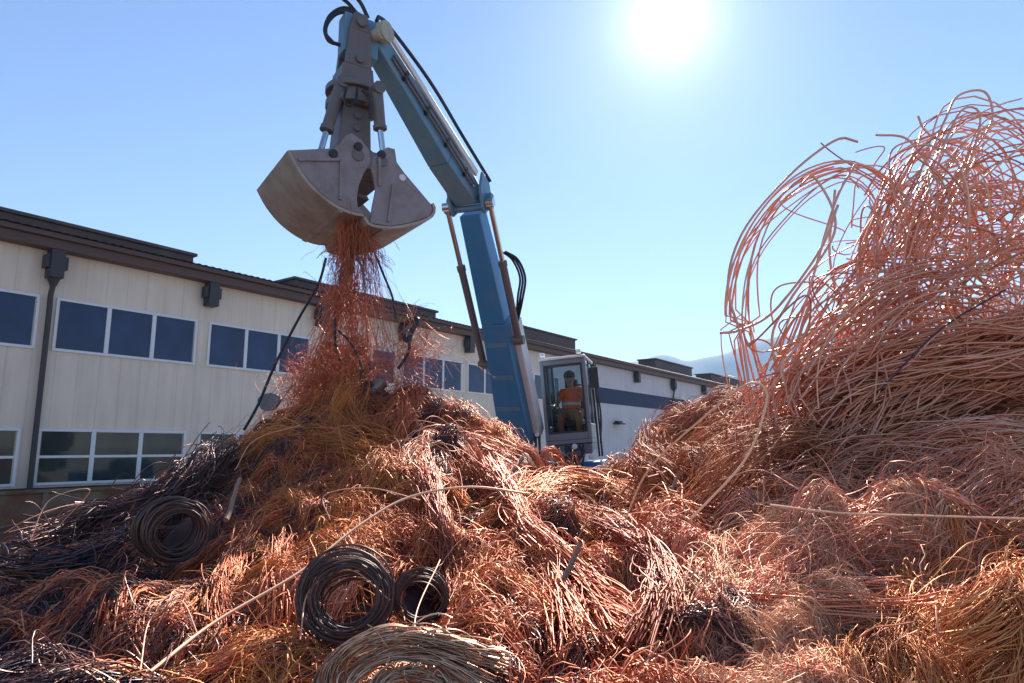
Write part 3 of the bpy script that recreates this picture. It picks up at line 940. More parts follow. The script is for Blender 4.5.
def shell(side_px, arc_px, inner, mat_seed):
    prof = [onplane(*p) for p in side_px + arc_px[1:-1] + inner]
    arc = crom([onplane(*p) for p in arc_px], 22)
    mb = XB()
    mb.extrude(prof, h_ * .045); mb.build('side_plate', M['shell_side'], grap, bevel=.008)
    mb = XB(); mb.extrude([p + h_ * (SW - .045) for p in prof], h_ * .045); mb.build('side_plate', M['shell_side'], grap, bevel=.008)
    mb = XB()                                   # curved bottom plate, 3 cm thick, lipped past the side plates
    n = len(arc)
    cen = np.mean(arc, 0) + upv * .35
    out = []
    for i in range(n):
        t = arc[min(i + 1, n - 1)] - arc[max(i - 1, 0)]; t /= np.linalg.norm(t)
        nn = np.cross(t, h_); nn /= np.linalg.norm(nn)
        if nn.dot(arc[i] - cen) < 0: nn = -nn
        out.append(nn)
    V = []
    for i in range(n):
        for off in (.004, .04):
            V += [arc[i] + out[i] * off - h_ * .012, arc[i] + out[i] * off + h_ * (SW + .012)]
    F = []
    for i in range(n - 1):
        a, b = 4 * i, 4 * i + 4
        F += [(a, b, b + 1, a + 1), (a + 2, a + 3, b + 3, b + 2), (a, a + 2, b + 2, b), (a + 1, b + 1, b + 3, a + 3)]
    F += [(0, 1, 3, 2), (4 * n - 4, 4 * n - 2, 4 * n - 1, 4 * n - 3)]
    mb.put(V, F)
    mb.build('shell', M['shell_back'], grap, smooth=True)
    return arc, out


arc, out = shell(left, arcL, [], 0)
arc2, out2 = shell(right, arcR, inR, 1)
# welded wear strip, side ribs, pins
mb = XB()
for ac, ou, i0, i1 in ((arc, out, 5, 6), (arc2, out2, 15, 16)):
    mb.hexa([ac[i0] + ou[i0] * .042, ac[i1] + ou[i1] * .042, ac[i1] + ou[i1] * .042 + h_ * SW, ac[i0] + ou[i0] * .042 + h_ * SW,
             ac[i0] + ou[i0] * .058, ac[i1] + ou[i1] * .058, ac[i1] + ou[i1] * .058 + h_ * SW, ac[i0] + ou[i0] * .058 + h_ * SW])
    mb.build('wear_strip', M['shell_back'], grap); mb = XB()
mb = XB()
for a, b in (((341, 160), (340, 200)), ((298, 160), (341, 160)), ((393, 185), (388, 222)), ((379, 158), (379, 186))):
    p, q2 = onplane(*a), onplane(*b)
    mb.beam(p - h_ * .012, q2 - h_ * .012, h_, .03, .035, .03, .035)
    mb.build('side_rib', M['shell_side'], grap); mb = XB()
mb = XB()
for q2 in ((333, 154), (358, 147), (381, 155)):
    p = onplane(*q2); mb.cyl(p - h_ * .03, p + h_ * .02, .055, n=16)
    mb.build('hinge_pin', M['black'], grap, smooth=True); mb = XB()
mb = XB(); p = onplane(402, 178); mb.cyl(p - h_ * .02, p + h_ * .02, .045, n=14); mb.build('grease_cap', M['cabroof'], grap, smooth=True)
# ram pair of the grapple
for (top, mid_, low, bk) in (((341, 84), (327, 129), (321, 150), .55), ((377, 90), (380, 128), (383, 152), .25)):
    a, b, c = onplane(*top, bk), onplane(*mid_, bk), onplane(*low, bk)
    mb = XB(); mb.cyl(a, b, .078, n=18); mb.cyl(a - h_ * .1, a + h_ * .1, .085, n=14); mb.cyl(b - (b - a) * .05, b + (b - a) * .04, .092, n=18)
    mb.build('grapple_ram', M['steel'], grap, smooth=True)
    mb = XB(); mb.cyl(b, c, .04, n=14); mb.build('ram_rod', M['chrome'], grap, smooth=True)
mb = XB()
for k, pts in enumerate((((366, 20), (352, 12), (336, 14), (326, 26), (328, 40), (340, 45)), ((368, 18), (360, 2), (348, -10), (336, -18), (330, -40)), ((362, 16), (345, 8), (330, 16), (325, 32), (334, 44)), ((364, 22), (350, 5), (340, -6), (338, -30)))):
    mb.tube([onplane(x, y, .65 + .05 * k) for x, y in pts], .028, 8)
    mb.build('grapple_hose', M['rubber'], grap); mb = XB()
mb.tube([onplane(x, y, .3) for x, y in ((346, 88), (344, 100), (350, 106), (356, 98), (357, 88))], .018, 6); mb.build('grapple_hose', M['rubber'], grap); mb = XB()
mb.tube([onplane(x, y, .2) for x, y in ((362, 90), (370, 100), (370, 118))], .018, 6)
mb.build('grapple_hose', M['rubber'], grap)

# ------------------------------------------------------------------ the driver, seated in the cab
def skin_mesh(name, verts, edges, radii, mat, parent=None, sub=2, root=0):
    me = bpy.data.meshes.new(name); me.from_pydata(verts, edges, [])
    o = link(name, me, mat, parent)
    m = o.modifiers.new('skin', 'SKIN'); m.use_smooth_shade = True
    for i, r_ in enumerate(radii):
        me.skin_vertices[0].data[i].radius = (r_, r_) if not isinstance(r_, tuple) else r_
    me.skin_vertices[0].data[root].use_root = True
    s = o.modifiers.new('subsurf', 'SUBSURF'); s.levels = s.render_levels = sub
    return o


PS = 1.13
Pj = lambda x, y, z: tuple(CABM @ Vector((x * PS, .98 + (y - .98) * PS, .46 + (z - .46) * PS)))
V = []; E = []; Rr = []


def jv(p, r_, prev=None):
    V.append(Pj(*p)); Rr.append(r_)
    if prev is not None: E.append((prev, len(V) - 1))
    return len(V) - 1


pel = jv((0, .98, .54), .15)
sp1 = jv((0, 1.0, .72), .14, pel); sp2 = jv((0, .99, .92), .155, sp1); nk0 = jv((0, .97, 1.06), .075, sp2)
nk = jv((0, .95, 1.12), .055, nk0); hd = jv((0, .92, 1.20), .09, nk); hd2 = jv((0, .92, 1.29), .098, hd); jv((0, .93, 1.35), .06, hd2)
ns = jv((0, .825, 1.235), .016, hd)
for sx in (-1, 1):
    jv((sx * .098, .93, 1.24), .018, hd)                                   # ear
    sh_ = jv((sx * .17, .98, 1.00), .075, sp2); el_ = jv((sx * .27, .86, .76), .048, sh_); wr_ = jv((sx * .31, .64, .71), .032, el_)
    pm = jv((sx * .325, .575, .715), .034, wr_)
    for k, (dx, ln) in enumerate(((-.028, .05), (-.010, .06), (.010, .056), (.028, .042))):
        f1 = jv((sx * .325 + dx, .535, .735), .010, pm); jv((sx * .325 + dx, .535 - ln * .4, .735 - ln * .7), .008, f1)
    t1 = jv((sx * (.325 - .042), .57, .70), .011, pm); jv((sx * (.325 - .035), .535, .69), .009, t1)
    hp = jv((sx * .10, .93, .52), .10, pel); kn = jv((sx * .17, .52, .52), .068, hp); an_ = jv((sx * .17, .42, .14), .045, kn); jv((sx * .17, .28, .06), .035, an_)
person = skin_mesh('person', V, E, Rr, M['skin'])
tag(person, 'machine driver in orange reflective vest sitting in the raised cab', 'person')
vest_v = [Pj(*p) for p in ((0, .98, .60), (0, 1.0, .74), (0, .99, .92), (0, .97, 1.03), (-.17, .98, .995), (-.245, .90, .84), (.17, .98, .995), (.245, .90, .84))]
vest = skin_mesh('vest', vest_v, [(0, 1), (1, 2), (2, 3), (2, 4), (4, 5), (2, 6), (6, 7)], [.20, .195, .21, .12, .12, .095, .12, .095], M['vest'], person)
tv = [Pj(*p) for p in ((0, .98, .54), (-.10, .93, .52), (-.17, .52, .52), (-.17, .43, .20), (.10, .93, .52), (.17, .52, .52), (.17, .43, .20))]
skin_mesh('trousers', tv, [(0, 1), (1, 2), (2, 3), (0, 4), (4, 5), (5, 6)], [.165, .12, .088, .065, .12, .088, .065], M['trouser'], person)
mb = MB(); mb.ball((0, .945, 1.30), .118, 10, (.95, 1.0, .85)); mb.v = [Pj(*p) for p in mb.v]
mb.build('hair', M['hair'], person, smooth=True)
for sx in (-1, 1):
    mb = MB(); mb.ball((sx * .035, .828, 1.262), .014, 6); mb.v = [Pj(*p) for p in mb.v]; mb.build('eye', M['eye'], person, smooth=True)
mb = MB(); mb.ball((0, .838, 1.182), .022, 6, (1, .4, .35)); mb.v = [Pj(*p) for p in mb.v]; mb.build('mouth', M['lip'], person, smooth=True)

# ------------------------------------------------------------------ the copper heap
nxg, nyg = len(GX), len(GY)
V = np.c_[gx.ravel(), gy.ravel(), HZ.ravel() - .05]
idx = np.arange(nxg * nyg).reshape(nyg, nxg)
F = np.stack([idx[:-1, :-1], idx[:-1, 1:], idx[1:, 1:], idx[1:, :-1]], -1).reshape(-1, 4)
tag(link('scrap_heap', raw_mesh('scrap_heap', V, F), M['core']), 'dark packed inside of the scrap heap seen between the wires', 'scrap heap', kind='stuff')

ALL = [(-60, 720), (-60, 560), (60, 530), (150, 480), (240, 420), (310, 385), (380, 366), (440, 378), (500, 430), (560, 470), (620, 460), (680, 405), (780, 400), (1090, 370), (1090, 720)]
LEFTD = [(-60, 720), (-60, 560), (60, 525), (150, 480), (245, 432), (250, 540), (215, 600), (205, 720)]
MOUND = [(205, 720), (235, 560), (245, 440), (300, 392), (380, 366), (450, 380), (510, 440), (540, 480), (520, 600), (500, 720)]
CENT = [(440, 720), (480, 480), (600, 470), (720, 500), (740, 560), (690, 720)]
BACKR = [(640, 490), (655, 450), (690, 408), (775, 402), (790, 470), (720, 510), (600, 500)]
RIGHTB = [(760, 530), (790, 440), (860, 400), (1090, 380), (1090, 540)]
FUZZ = [(680, 720), (710, 570), (770, 520), (930, 520), (960, 560), (880, 620), (850, 720)]
GOLD = [(850, 720), (890, 610), (960, 560), (1090, 520), (1090, 720)]

sd, sr, so, sp_, sg, sb, sf, sgo, si = (Strands() for _ in range(9))
# left: dark enamelled wire
wads([sd, si, sr], LEFTD, 80, (.6, 1.5), (.05, .14), 135, 35, 70, (.003, .006), weights=[.36, .12, .52])
field(sd, LEFTD, 1700, (.002, .004), (.3, 1.0), 130, 40, .9, lift=.10)
# main mound
wads([sd, sr, so, sp_], MOUND, 120, (.5, 1.4), (.05, .16), 150, 75, 75, (.0025, .005), weights=[.17, .45, .30, .08])
field(sr, MOUND, 3800, (.0014, .0034), (.35, 1.2), 160, 80, 1.6, lift=.12, amp=.05, side=-1)
field(so, MOUND, 2900, (.0013, .003), (.35, 1.1), 20, 60, 1.5, lift=.14, amp=.05, side=1)
# centre
wads([sd, sr, so, sp_], CENT, 60, (.4, 1.1), (.04, .12), 40, 75, 70, (.0022, .0045), weights=[.16, .5, .22, .12])
field(sr, CENT, 2200, (.0013, .0028), (.3, 1.0), 20, 80, 1.6, lift=.1, amp=.04)
# back right
wads([sb], BACKR, 46, (1.0, 2.6), (.10, .3), 110, 40, 90, (.0035, .0065), rise=.5, wob=.05)
field(sb, BACKR, 2200, (.0035, .007), (.6, 1.8), 60, 70, 1.5, lift=.25, amp=.12)
# right lying rods
wads([sp_, sr], RIGHTB, 60, (.8, 2.0), (.06, .14), -5, 14, 50, (.0035, .006), weights=[.75, .25])
field(sp_, RIGHTB, 1900, (.004, .007), (.5, 1.8), -4, 16, .5, lift=.12, amp=.03)
# fine fuzz and gold, near the lens
wads([sf, sp_, sr], FUZZ, 50, (.25, .7), (.03, .09), 60, 70, 110, (.0011, .0022), wob=.02, weights=[.55, .35, .1])
field(sf, FUZZ, 4500, (.0008, .0018), (.12, .4), 45, 80, 2.4, lift=.07, amp=.03)
field(sp_, FUZZ, 2500, (.0008, .0018), (.12, .4), 45, 80, 2.4, lift=.06, amp=.03)
wads([sgo], GOLD, 36, (.3, .8), (.03, .08), 128, 14, 120, (.0012, .0025), weights=[1])
field(sgo, GOLD, 3000, (.001, .002), (.12, .4), 130, 22, .9, lift=.05, amp=.02)

field(sr, [(230, 720), (240, 440), (380, 366), (510, 440), (640, 470), (700, 520), (690, 720)], 600, (.0015, .0032), (.5, 1.5), 10, 90, 3.2, lift=.16, amp=.07, K=26)
field(so, MOUND, 450, (.0015, .003), (.5, 1.4), 10, 90, 3.2, lift=.18, amp=.08, K=26)
field(sp_, CENT, 350, (.0015, .003), (.4, 1.2), 10, 90, 3.2, lift=.16, amp=.07, K=26)
field(sp_, RIGHTB, 500, (.002, .004), (.5, 1.6), 0, 40, 2.0, lift=.2, amp=.08, K=26)
field(sd, LEFTD, 500, (.002, .004), (.5, 1.4), 120, 80, 2.6, lift=.16, amp=.07, K=26)
tag(sd.build('loose_wire', M['dark']), 'dark tarnished enamelled wire strewn over the left flank of the heap', 'wire', kind='stuff')
tag(si.build('loose_wire', M['indigo']), 'blue-black insulated wire strewn in tufts at the left end of the heap', 'wire', kind='stuff')
tag(sr.build('loose_wire', M['red']), 'red-brown copper wire strewn all over the middle of the heap', 'wire', kind='stuff')
tag(so.build('loose_wire', M['orange']), 'bright orange copper wire strewn over the central mound below the grapple', 'wire', kind='stuff')
tag(sp_.build('loose_wire', M['pink']), 'pinkish bare copper wire lying flat on the right-hand heap', 'wire', kind='stuff')
tag(sb.build('loose_wire', M['brown']), 'dull brown springy wire on the farther heap right of the cab', 'wire', kind='stuff')
tag(sf.build('loose_wire', M['beige']), 'hair-fine pale beige copper fluff in front of the right-hand heap', 'wire', kind='stuff')
tag(sgo.build('loose_wire', M['gold']), 'fine golden shining wire in the lower right corner', 'wire', kind='stuff')


def onheap(p, lift):
    """The centre line of a bundle, laid on the heap where the picture shows it."""
    q = np.array([(a[0], a[1]) for a in p], float)
    q[:, 1] = np.minimum(q[:, 1], 760)
    x, y, h = drop(q[:, 0], q[:, 1])
    out = np.array([(x[i], y[i], float(H(x[i], y[i])) + lift) if h[i] else PL([p[i]])[0] for i in range(len(p))])
    return out


def bundle(label, mat, paths, lay=True, lift=None, clear=True, **kw):
    st = Strands(clear)
    kw = dict(dict(wob=.05, span=(.25, .8), flare=.4), **kw)
    for p in paths:
        c = onheap(p, kw['R0'] * .25 if lift is None else lift) if lay else PL(p)
        hank(st, c, **kw)
        k2 = dict(kw); k2.update(n=int(kw['n'] * .35), R0=kw['R0'] * 1.35, wob=kw['wob'] * 2.2, span=(.12, .4)); hank(st, c, **k2)
    return tag(st.build('wire_bundle', M[mat]), label, 'wire bundle', kind='stuff')


bundle('orange-red hank of wire draping down the front of the heap centre', 'red',
       [[(462, 462, 6.0), (490, 510, 5.2), (535, 560, 4.5), (590, 625, 3.6), (640, 700, 2.9)], [(490, 480, 6.0), (520, 540, 4.9), (555, 615, 3.8), (575, 705, 3.0)]],
       n=240, R0=.12, r=(.0025, .0048), wob=.03, span=(.45, 1), lift=.16, flare=.6)
bundle('dark red hank of wire falling across the centre beside the brighter drape', 'hang',
       [[(425, 480, 5.8), (440, 540, 4.8), (450, 600, 3.9), (440, 660, 3.1)], [(600, 540, 4.6), (650, 580, 4.0), (665, 640, 3.2), (650, 700, 2.7)]],
       n=170, R0=.10, r=(.0025, .0045), wob=.03, span=(.4, 1), lift=.13, flare=.6)
bundle('pale pink roll of fine wire on top of the heap centre', 'pink',
       [[(418, 520, 5.7), (408, 480, 6.0), (430, 455, 6.2), (475, 455, 6.4), (520, 480, 6.6)]], n=420, R0=.20, r=(.002, .004), wob=0.060)
bundle('orange hank curving over the upper left of the central mound', 'orange',
       [[(225, 475, 6.6), (270, 448, 6.5), (330, 452, 6.4), (400, 480, 6.2)]], n=320, R0=.20, r=(.002, .004), wob=0.060)
bundle('yellow-gold hank lying right of the draped centre hank', 'gold',
       [[(500, 520, 5.2), (560, 495, 5.5), (630, 505, 5.4), (695, 545, 5.0)]], n=380, R0=.22, r=(.002, .004), wob=0.060)
bundle('thick golden hank of fine wire in the lower right corner', 'gold',
       [[(1080, 530, 2.7), (1000, 565, 2.5), (930, 620, 2.25), (880, 700, 2.0)], [(1090, 580, 2.4), (1010, 630, 2.2), (960, 700, 2.0)]], n=700, R0=.13, r=(.0012, .0026), wob=0.028)
bundle('beige curled hank of fluffy wire at the left edge of the pink fluff', 'beige',
       [[(705, 660, 2.6), (712, 600, 2.9), (745, 555, 3.1), (800, 538, 3.3), (860, 545, 3.3)]], n=600, R0=.10, r=(.001, .002), wob=0.050)
bundle('pink fluffy hank of fine wire before the lying rods', 'pink',
       [[(760, 640, 2.5), (810, 585, 2.8), (880, 560, 2.9), (950, 585, 2.8)]], n=800, R0=.15, r=(.001, .002), wob=0.060)
bundle('broad bundle of pink copper rods lying level below the tangle', 'rod',
       [[(770, 480, 4.2), (850, 445, 4.1), (950, 425, 4.0), (1100, 420, 3.9)], [(760, 510, 3.9), (880, 480, 3.8), (1000, 462, 3.7), (1110, 470, 3.6)]], n=220, R0=.30, r=(.004, .007), wob=0.060, squash=.7)
bundle('blue-black hank of insulated wire sweeping down the left edge', 'indigo',
       [[(150, 560, 5.0), (90, 580, 4.6), (20, 590, 4.3), (-60, 600, 4.2)]], n=260, R0=.20, r=(.004, .007), wob=0.050)
bundle('dark purple hank of wire sloping from the crest to the left edge', 'dark',
       [[(225, 455, 7.2), (160, 510, 6.4), (90, 540, 5.8), (0, 560, 5.4)]], n=260, R0=.24, r=(.004, .007), wob=0.060)
bundle('pale silvery hank of wire in the dark left slope', 'silver',
       [[(75, 590, 4.3), (100, 605, 4.1), (112, 640, 3.7), (105, 690, 3.2)]], n=110, R0=.06, r=(.003, .005), wob=0.040, flare=.8)
bundle('rust-orange hank standing between the two dark coils', 'red',
       [[(215, 660, 3.4), (222, 600, 4.0), (250, 550, 4.6), (300, 525, 4.9)], [(270, 660, 3.3), (275, 610, 3.8), (280, 560, 4.4)]], n=260, R0=.12, lift=.06, span=(.4, 1), r=(.002, .0045), wob=.025)
bundle('silvery arched hank of stiff wire at the bottom edge beside the coil', 'silver',
       [[(312, 725, 2.62), (334, 664, 2.72), (385, 636, 2.78), (445, 642, 2.80), (510, 668, 2.8)], [(330, 735, 2.62), (350, 680, 2.7), (392, 655, 2.75), (440, 660, 2.75), (490, 690, 2.7)],
        [(352, 735, 2.6), (366, 698, 2.66), (398, 676, 2.7), (438, 682, 2.7), (470, 712, 2.66)]],
       lay=False, clear=False, n=130, R0=.05, r=(.0022, .004), wob=.010, span=(.5, 1), flare=.6, squash=.9)

# ---- right tangle of stiff copper rod
tg = Strands()
guides = [
    [(775, 450, 6.55), (748, 380, 6.55), (738, 310, 6.55), (752, 245, 6.55), (795, 190, 6.55), (850, 168, 6.55), (890, 195, 6.55), (905, 250, 6.55)],
    [(790, 460, 6.22), (790, 380, 6.22), (815, 310, 6.22), (870, 275, 6.22), (930, 280, 6.22), (960, 330, 6.22)],
    [(800, 420, 5.88), (830, 350, 5.88), (890, 300, 5.88), (960, 285, 5.88), (1040, 290, 5.88)],
    [(850, 430, 6.05), (870, 330, 6.22), (900, 230, 6.38), (950, 165, 6.55), (1010, 150, 6.55), (1060, 170, 6.55)],
    [(880, 400, 6.55), (885, 300, 6.72), (905, 210, 6.72), (940, 150, 6.89), (975, 135, 6.89), (1010, 165, 6.89), (1030, 230, 6.89)],
    [(780, 440, 6.05), (800, 400, 6.05), (860, 370, 5.88), (950, 350, 5.71), (1060, 345, 5.71)],
]
for gd, n_, R_ in zip(guides, (12, 18, 36, 32, 30, 80), (.10, .17, .22, .28, .26, .2)):
    hank(tg, PL(gd), n_, R_ * 1.68, (.0068, .0102), flare=.3, wob=.06, twist=.5, K=30, sides=5, span=(.6, 1), taper=False)
# springy loops through the volume


def loops(st, n, cen, spread, rad, r, K=40, turn=(2, 6.5), flat=.5, wig=.06):
    c = np.array(cen)[None] + rng.normal(size=(n, 3)) * np.array(spread)
    e1 = rng.normal(size=(n, 3)) * (1, flat, .8); e1 /= np.linalg.norm(e1, axis=1, keepdims=True)
    e2 = rng.normal(size=(n, 3)) * (1, flat, .8); e2 -= (e2 * e1).sum(1, keepdims=True) * e1; e2 /= np.linalg.norm(e2, axis=1, keepdims=True)
    R_ = rng.uniform(*rad, n); th = rng.uniform(0, 6.28, n)[:, None] + np.linspace(0, 1, K)[None] * rng.uniform(*turn, n)[:, None]
    ell = rng.uniform(.5, 1, n)
    grow = 1 + rng.normal(0, .25, n)[:, None] * np.linspace(-1, 1, K)[None]
    dr = rng.normal(size=(n, 1, 3)) * .15 * np.linspace(-1, 1, K)[None, :, None]
    w_ = wig * np.sin(np.linspace(0, 1, K)[None, :, None] * rng.uniform(4, 14, (n, 1, 3)) + rng.uniform(0, 6.28, (n, 1, 3)))
    pts = c[:, None] + (R_[:, None] * grow * np.cos(th))[..., None] * e1[:, None] + (R_[:, None] * grow * ell[:, None] * np.sin(th))[..., None] * e2[:, None] + dr + w_
    pts[..., 2] = np.maximum(pts[..., 2], H(pts[..., 0], pts[..., 1]) - .02)
    st.add(pts, rng.uniform(*r, n), 5)


loops(tg, 44, P(965, 250, 6.7), (.46, .5, .42), (.42, .92), (.0068, .0102), wig=.15)
loops(tg, 76, P(1000, 330, 6.5), (.58, .58, .2), (.5, 1.0), (.0068, .0102), wig=.15)
loops(tg, 26, P(850, 350, 6.4), (.37, .33, .33), (.37, .75), (.0068, .0102), wig=.15)
hank(tg, PL([(800, 430, 6.0), (900, 392, 6.0), (1000, 362, 6.0), (1120, 345, 6.0)]), 420, .44, (.0065, .0098), wob=.08, twist=.5, K=24, sides=4, taper=False)
hank(tg, PL([(860, 300, 7.0), (940, 230, 7.0), (1020, 215, 7.0), (1120, 240, 7.0)]), 50, .6, (.0068, .010), wob=.12, twist=.9, K=26, sides=4, taper=False)
tag(tg.build('rod_tangle', M['rod']), 'tall springy tangle of bare pink copper rod rising at the right', 'wire tangle', kind='stuff')

# stray rods that stand clear of the tangle, each on its own
stray = [
    ([(770, 470, 3.8), (752, 400, 3.8), (742, 340, 3.8), (728, 285, 3.8), (744, 230, 3.8), (790, 175, 3.8), (836, 140, 3.8), (858, 142, 3.8)], .008, 'bent dark copper rod forming the outermost left arch of the tangle'),
    ([(786, 400, 3.7), (772, 340, 3.7), (790, 300, 3.7), (835, 230, 3.7), (815, 178, 3.7), (800, 186, 3.7)], .008, 'copper rod with a hooked flattened end inside the left arch'),
    ([(720, 333, 3.6), (740, 330, 3.6), (775, 310, 3.6), (820, 250, 3.6), (838, 205, 3.6)], .008, 'copper rod whose short end points left over the factory roof'),
    ([(880, 200, 3.9), (920, 170, 3.9), (945, 120, 3.9), (958, 96, 3.9), (985, 92, 3.9), (992, 120, 3.9), (975, 150, 3.9)], .0075, 'copper rod making the tallest round loop on top of the tangle'),
    ([(900, 210, 3.8), (940, 150, 3.8), (962, 110, 3.8), (980, 115, 3.8), (970, 160, 3.8), (940, 220, 3.8)], .0075, 'copper rod making the narrow loop just inside the tallest loop'),
    ([(876, 135, 3.9), (905, 138, 3.9), (925, 160, 3.9), (950, 200, 3.9), (990, 260, 3.9)], .0075, 'copper rod with a free end level left of the tallest loop'),
    ([(918, 116, 4.0), (925, 130, 4.0), (945, 140, 4.0), (1000, 130, 4.0), (1060, 125, 4.0)], .0075, 'copper rod running level off the right edge near the top'),
    ([(835, 190, 3.8), (830, 260, 3.8), (850, 330, 3.8), (890, 380, 3.8), (880, 420, 3.8)], .008, 'copper rod hanging in a long S through the middle of the arch'),
    ([(770, 390, 3.7), (800, 320, 3.7), (815, 270, 3.7), (836, 200, 3.7), (855, 165, 3.7)], .008, 'straight leaning copper rod inside the arch'),
    ([(880, 390, 3.3), (940, 330, 3.3), (1005, 290, 3.3)], .005, 'dark thin rod slanting across the dense part of the tangle'),
    ([(690, 520, 3.5), (745, 460, 3.4), (766, 405, 3.35), (763, 386, 3.35), (745, 385, 3.4), (710, 412, 3.6), (650, 468, 4.0), (625, 520, 4.2)], .006, 'pale bent tube arching over the brown heap right of the cab'),
    ([(770, 505, 3.2), (840, 513, 3.2), (930, 516, 3.2), (1060, 520, 3.2)], .005, 'single pale wire stretched level across the right-hand heap'),
]
for k_, (pts, r_, lab) in enumerate(stray):
    if k_ < 10: pts = [(a, b, c * 1.66) for a, b, c in pts]; r_ *= 1.55
    V, F = tubes(crom(PL(pts), 60)[None], r_, 8)
    tag(link('copper_rod', raw_mesh('copper_rod', V, F), M['beige'] if 'pale' in lab else (M['dark'] if 'dark thin' in lab else M['rod'])), lab, 'copper rod', 'stray rods standing clear of the tangle')

# long pale wire in front
V, F = tubes(crom(PL([(150, 672, 2.95), (215, 622, 3.4), (300, 572, 3.9), (360, 525, 4.4), (410, 497, 4.8), (470, 487, 5.0), (530, 494, 5.1)]), 60)[None], .0085, 8)
tag(link('copper_rod', raw_mesh('copper_rod', V, F), M['beige']), 'long thick pale wire slanting up across the front of the mound', 'copper rod', 'loose pieces lying on the heap')
# sticks
def stick_piece(a, b, r_, lab):
    p0, p1 = P(*a), P(*b)
    mb = MB(); n = 9
    pts = np.array([p0 + (p1 - p0) * i / (n - 1) for i in range(n)]) + rng.normal(0, r_ * .15, (n, 3))
    V, F = tubes(pts[None], np.array([r_ * (1.1 - .03 * i) for i in range(n)])[None], 8)
    mb.put(V, [tuple(f) for f in F] + [tuple(range(8))[::-1], tuple(range(len(V) - 8, len(V)))])
    return tag(mb.build('wooden_stick', M['wood'], None, smooth=True), lab, 'stick', 'loose pieces lying on the heap')


stick_piece((549, 607, 3.75), (581, 544, 4.0), .017, 'brown wooden stick leaning on the front of the heap centre')
stick_piece((522, 458, 6.6), (494, 500, 6.0), .02, 'short dark stick poking up beside the pink roll')
stick_piece((226, 520, 5.0), (240, 478, 5.6), .018, 'tan stick upright above the small dark coil')
stick_piece((668, 500, 5.5), (678, 474, 5.7), .014, 'thin stick upright in front of the brown heap')


# ---- coils
def coil(c, axis, r0, r1, depth, turns, wire, lab):
    c = np.array(c); ax = np.array(axis, float); ax /= np.linalg.norm(ax)
    a = np.cross(ax, (0, 0, 1)); a /= np.linalg.norm(a); b = np.cross(ax, a)
    n = turns * 36
    th = np.linspace(0, turns * 2 * math.pi, n)
    per = np.repeat(np.arange(turns), 36)
    rr = (r0 + (r1 - r0) * rng.random(turns))[per]; dd = (depth * (np.arange(turns) / turns + rng.normal(0, .08, turns)))[per]
    k = np.ones(25) / 25
    sm = lambda q: np.convolve(np.pad(q, 12, 'edge'), k, 'valid')
    rr, dd = sm(rr), sm(dd)
    off = np.stack([sm(rng.normal(0, .013, turns)[per]) for _ in range(2)], 1)
    rr = rr * (1 + .03 * np.sin(th * 2 + 1))
    pts = c + ((rr * np.cos(th) + off[:, 0])[:, None] * a + (rr * np.sin(th) + off[:, 1])[:, None] * b) + dd[:, None] * ax
    V, F = tubes(pts[None], wire, 6)
    return tag(link('wire_coil', raw_mesh('wire_coil', V, F), M['coil']), lab, 'wire coil', 'dark coils lying on the heap')


def face(k, tilt):
    p = P(*COILS[k][:3]); v = p - np.array([0, 0, EYE]); v /= np.linalg.norm(v)
    return p, v + np.array(tilt)


p, ax = face(0, (-.25, 0, .15)); coil(p, ax, .135, .215, .36, 44, .0075, 'small dark wire coil facing out of the left slope')
p, ax = face(1, (.08, 0, -.12)); coil(p, ax, .125, .225, .34, 48, .0052, 'large dark wire coil lying open in the front of the mound')
p, ax = face(2, (-.15, 0, -.1)); coil(p, ax, .115, .145, .14, 16, .0045, 'thin dark coil half hidden right of the large coil')

# ---- wire trailing from the grapple, and scrap caught in it
hang = Strands()
mouth = onplane(364, 216) + h_ * SW * .5


def trail(st, n, top_px, bot, mid=None, r=(.002, .004), jt=.10, jb=.25, F0=8.3, F1=8.1, K=16, wob=.06):
    u = np.linspace(0, 1, K)[None, :, None]
    a = np.array([P(top_px[0], top_px[1], F0)]) + rng.normal(size=(n, 3)) * (jt, jt * 2.0, .05)
    b = np.array([P(bot[0], bot[1], F1)]) + rng.normal(size=(n, 3)) * (jb, jb * .6, .08)
    path = a[:, None] * (1 - u) + b[:, None] * u
    if mid is not None:
        m_ = np.array([P(mid[0], mid[1], (F0 + F1) / 2)]) + rng.normal(size=(n, 3)) * ((jt + jb) / 2, .15, .1)
        path = a[:, None] * (1 - u) ** 2 + 2 * m_[:, None] * u * (1 - u) + b[:, None] * u ** 2
    w_ = np.sin(u * rng.uniform(4, 22, (n, 1, 3)) + rng.uniform(0, 6.28, (n, 1, 3))) * rng.uniform(.1, 1, (n, 1, 1)) * wob
    st.add(path + w_ * np.minimum(1, u * 4), rng.uniform(*r, n), 3)


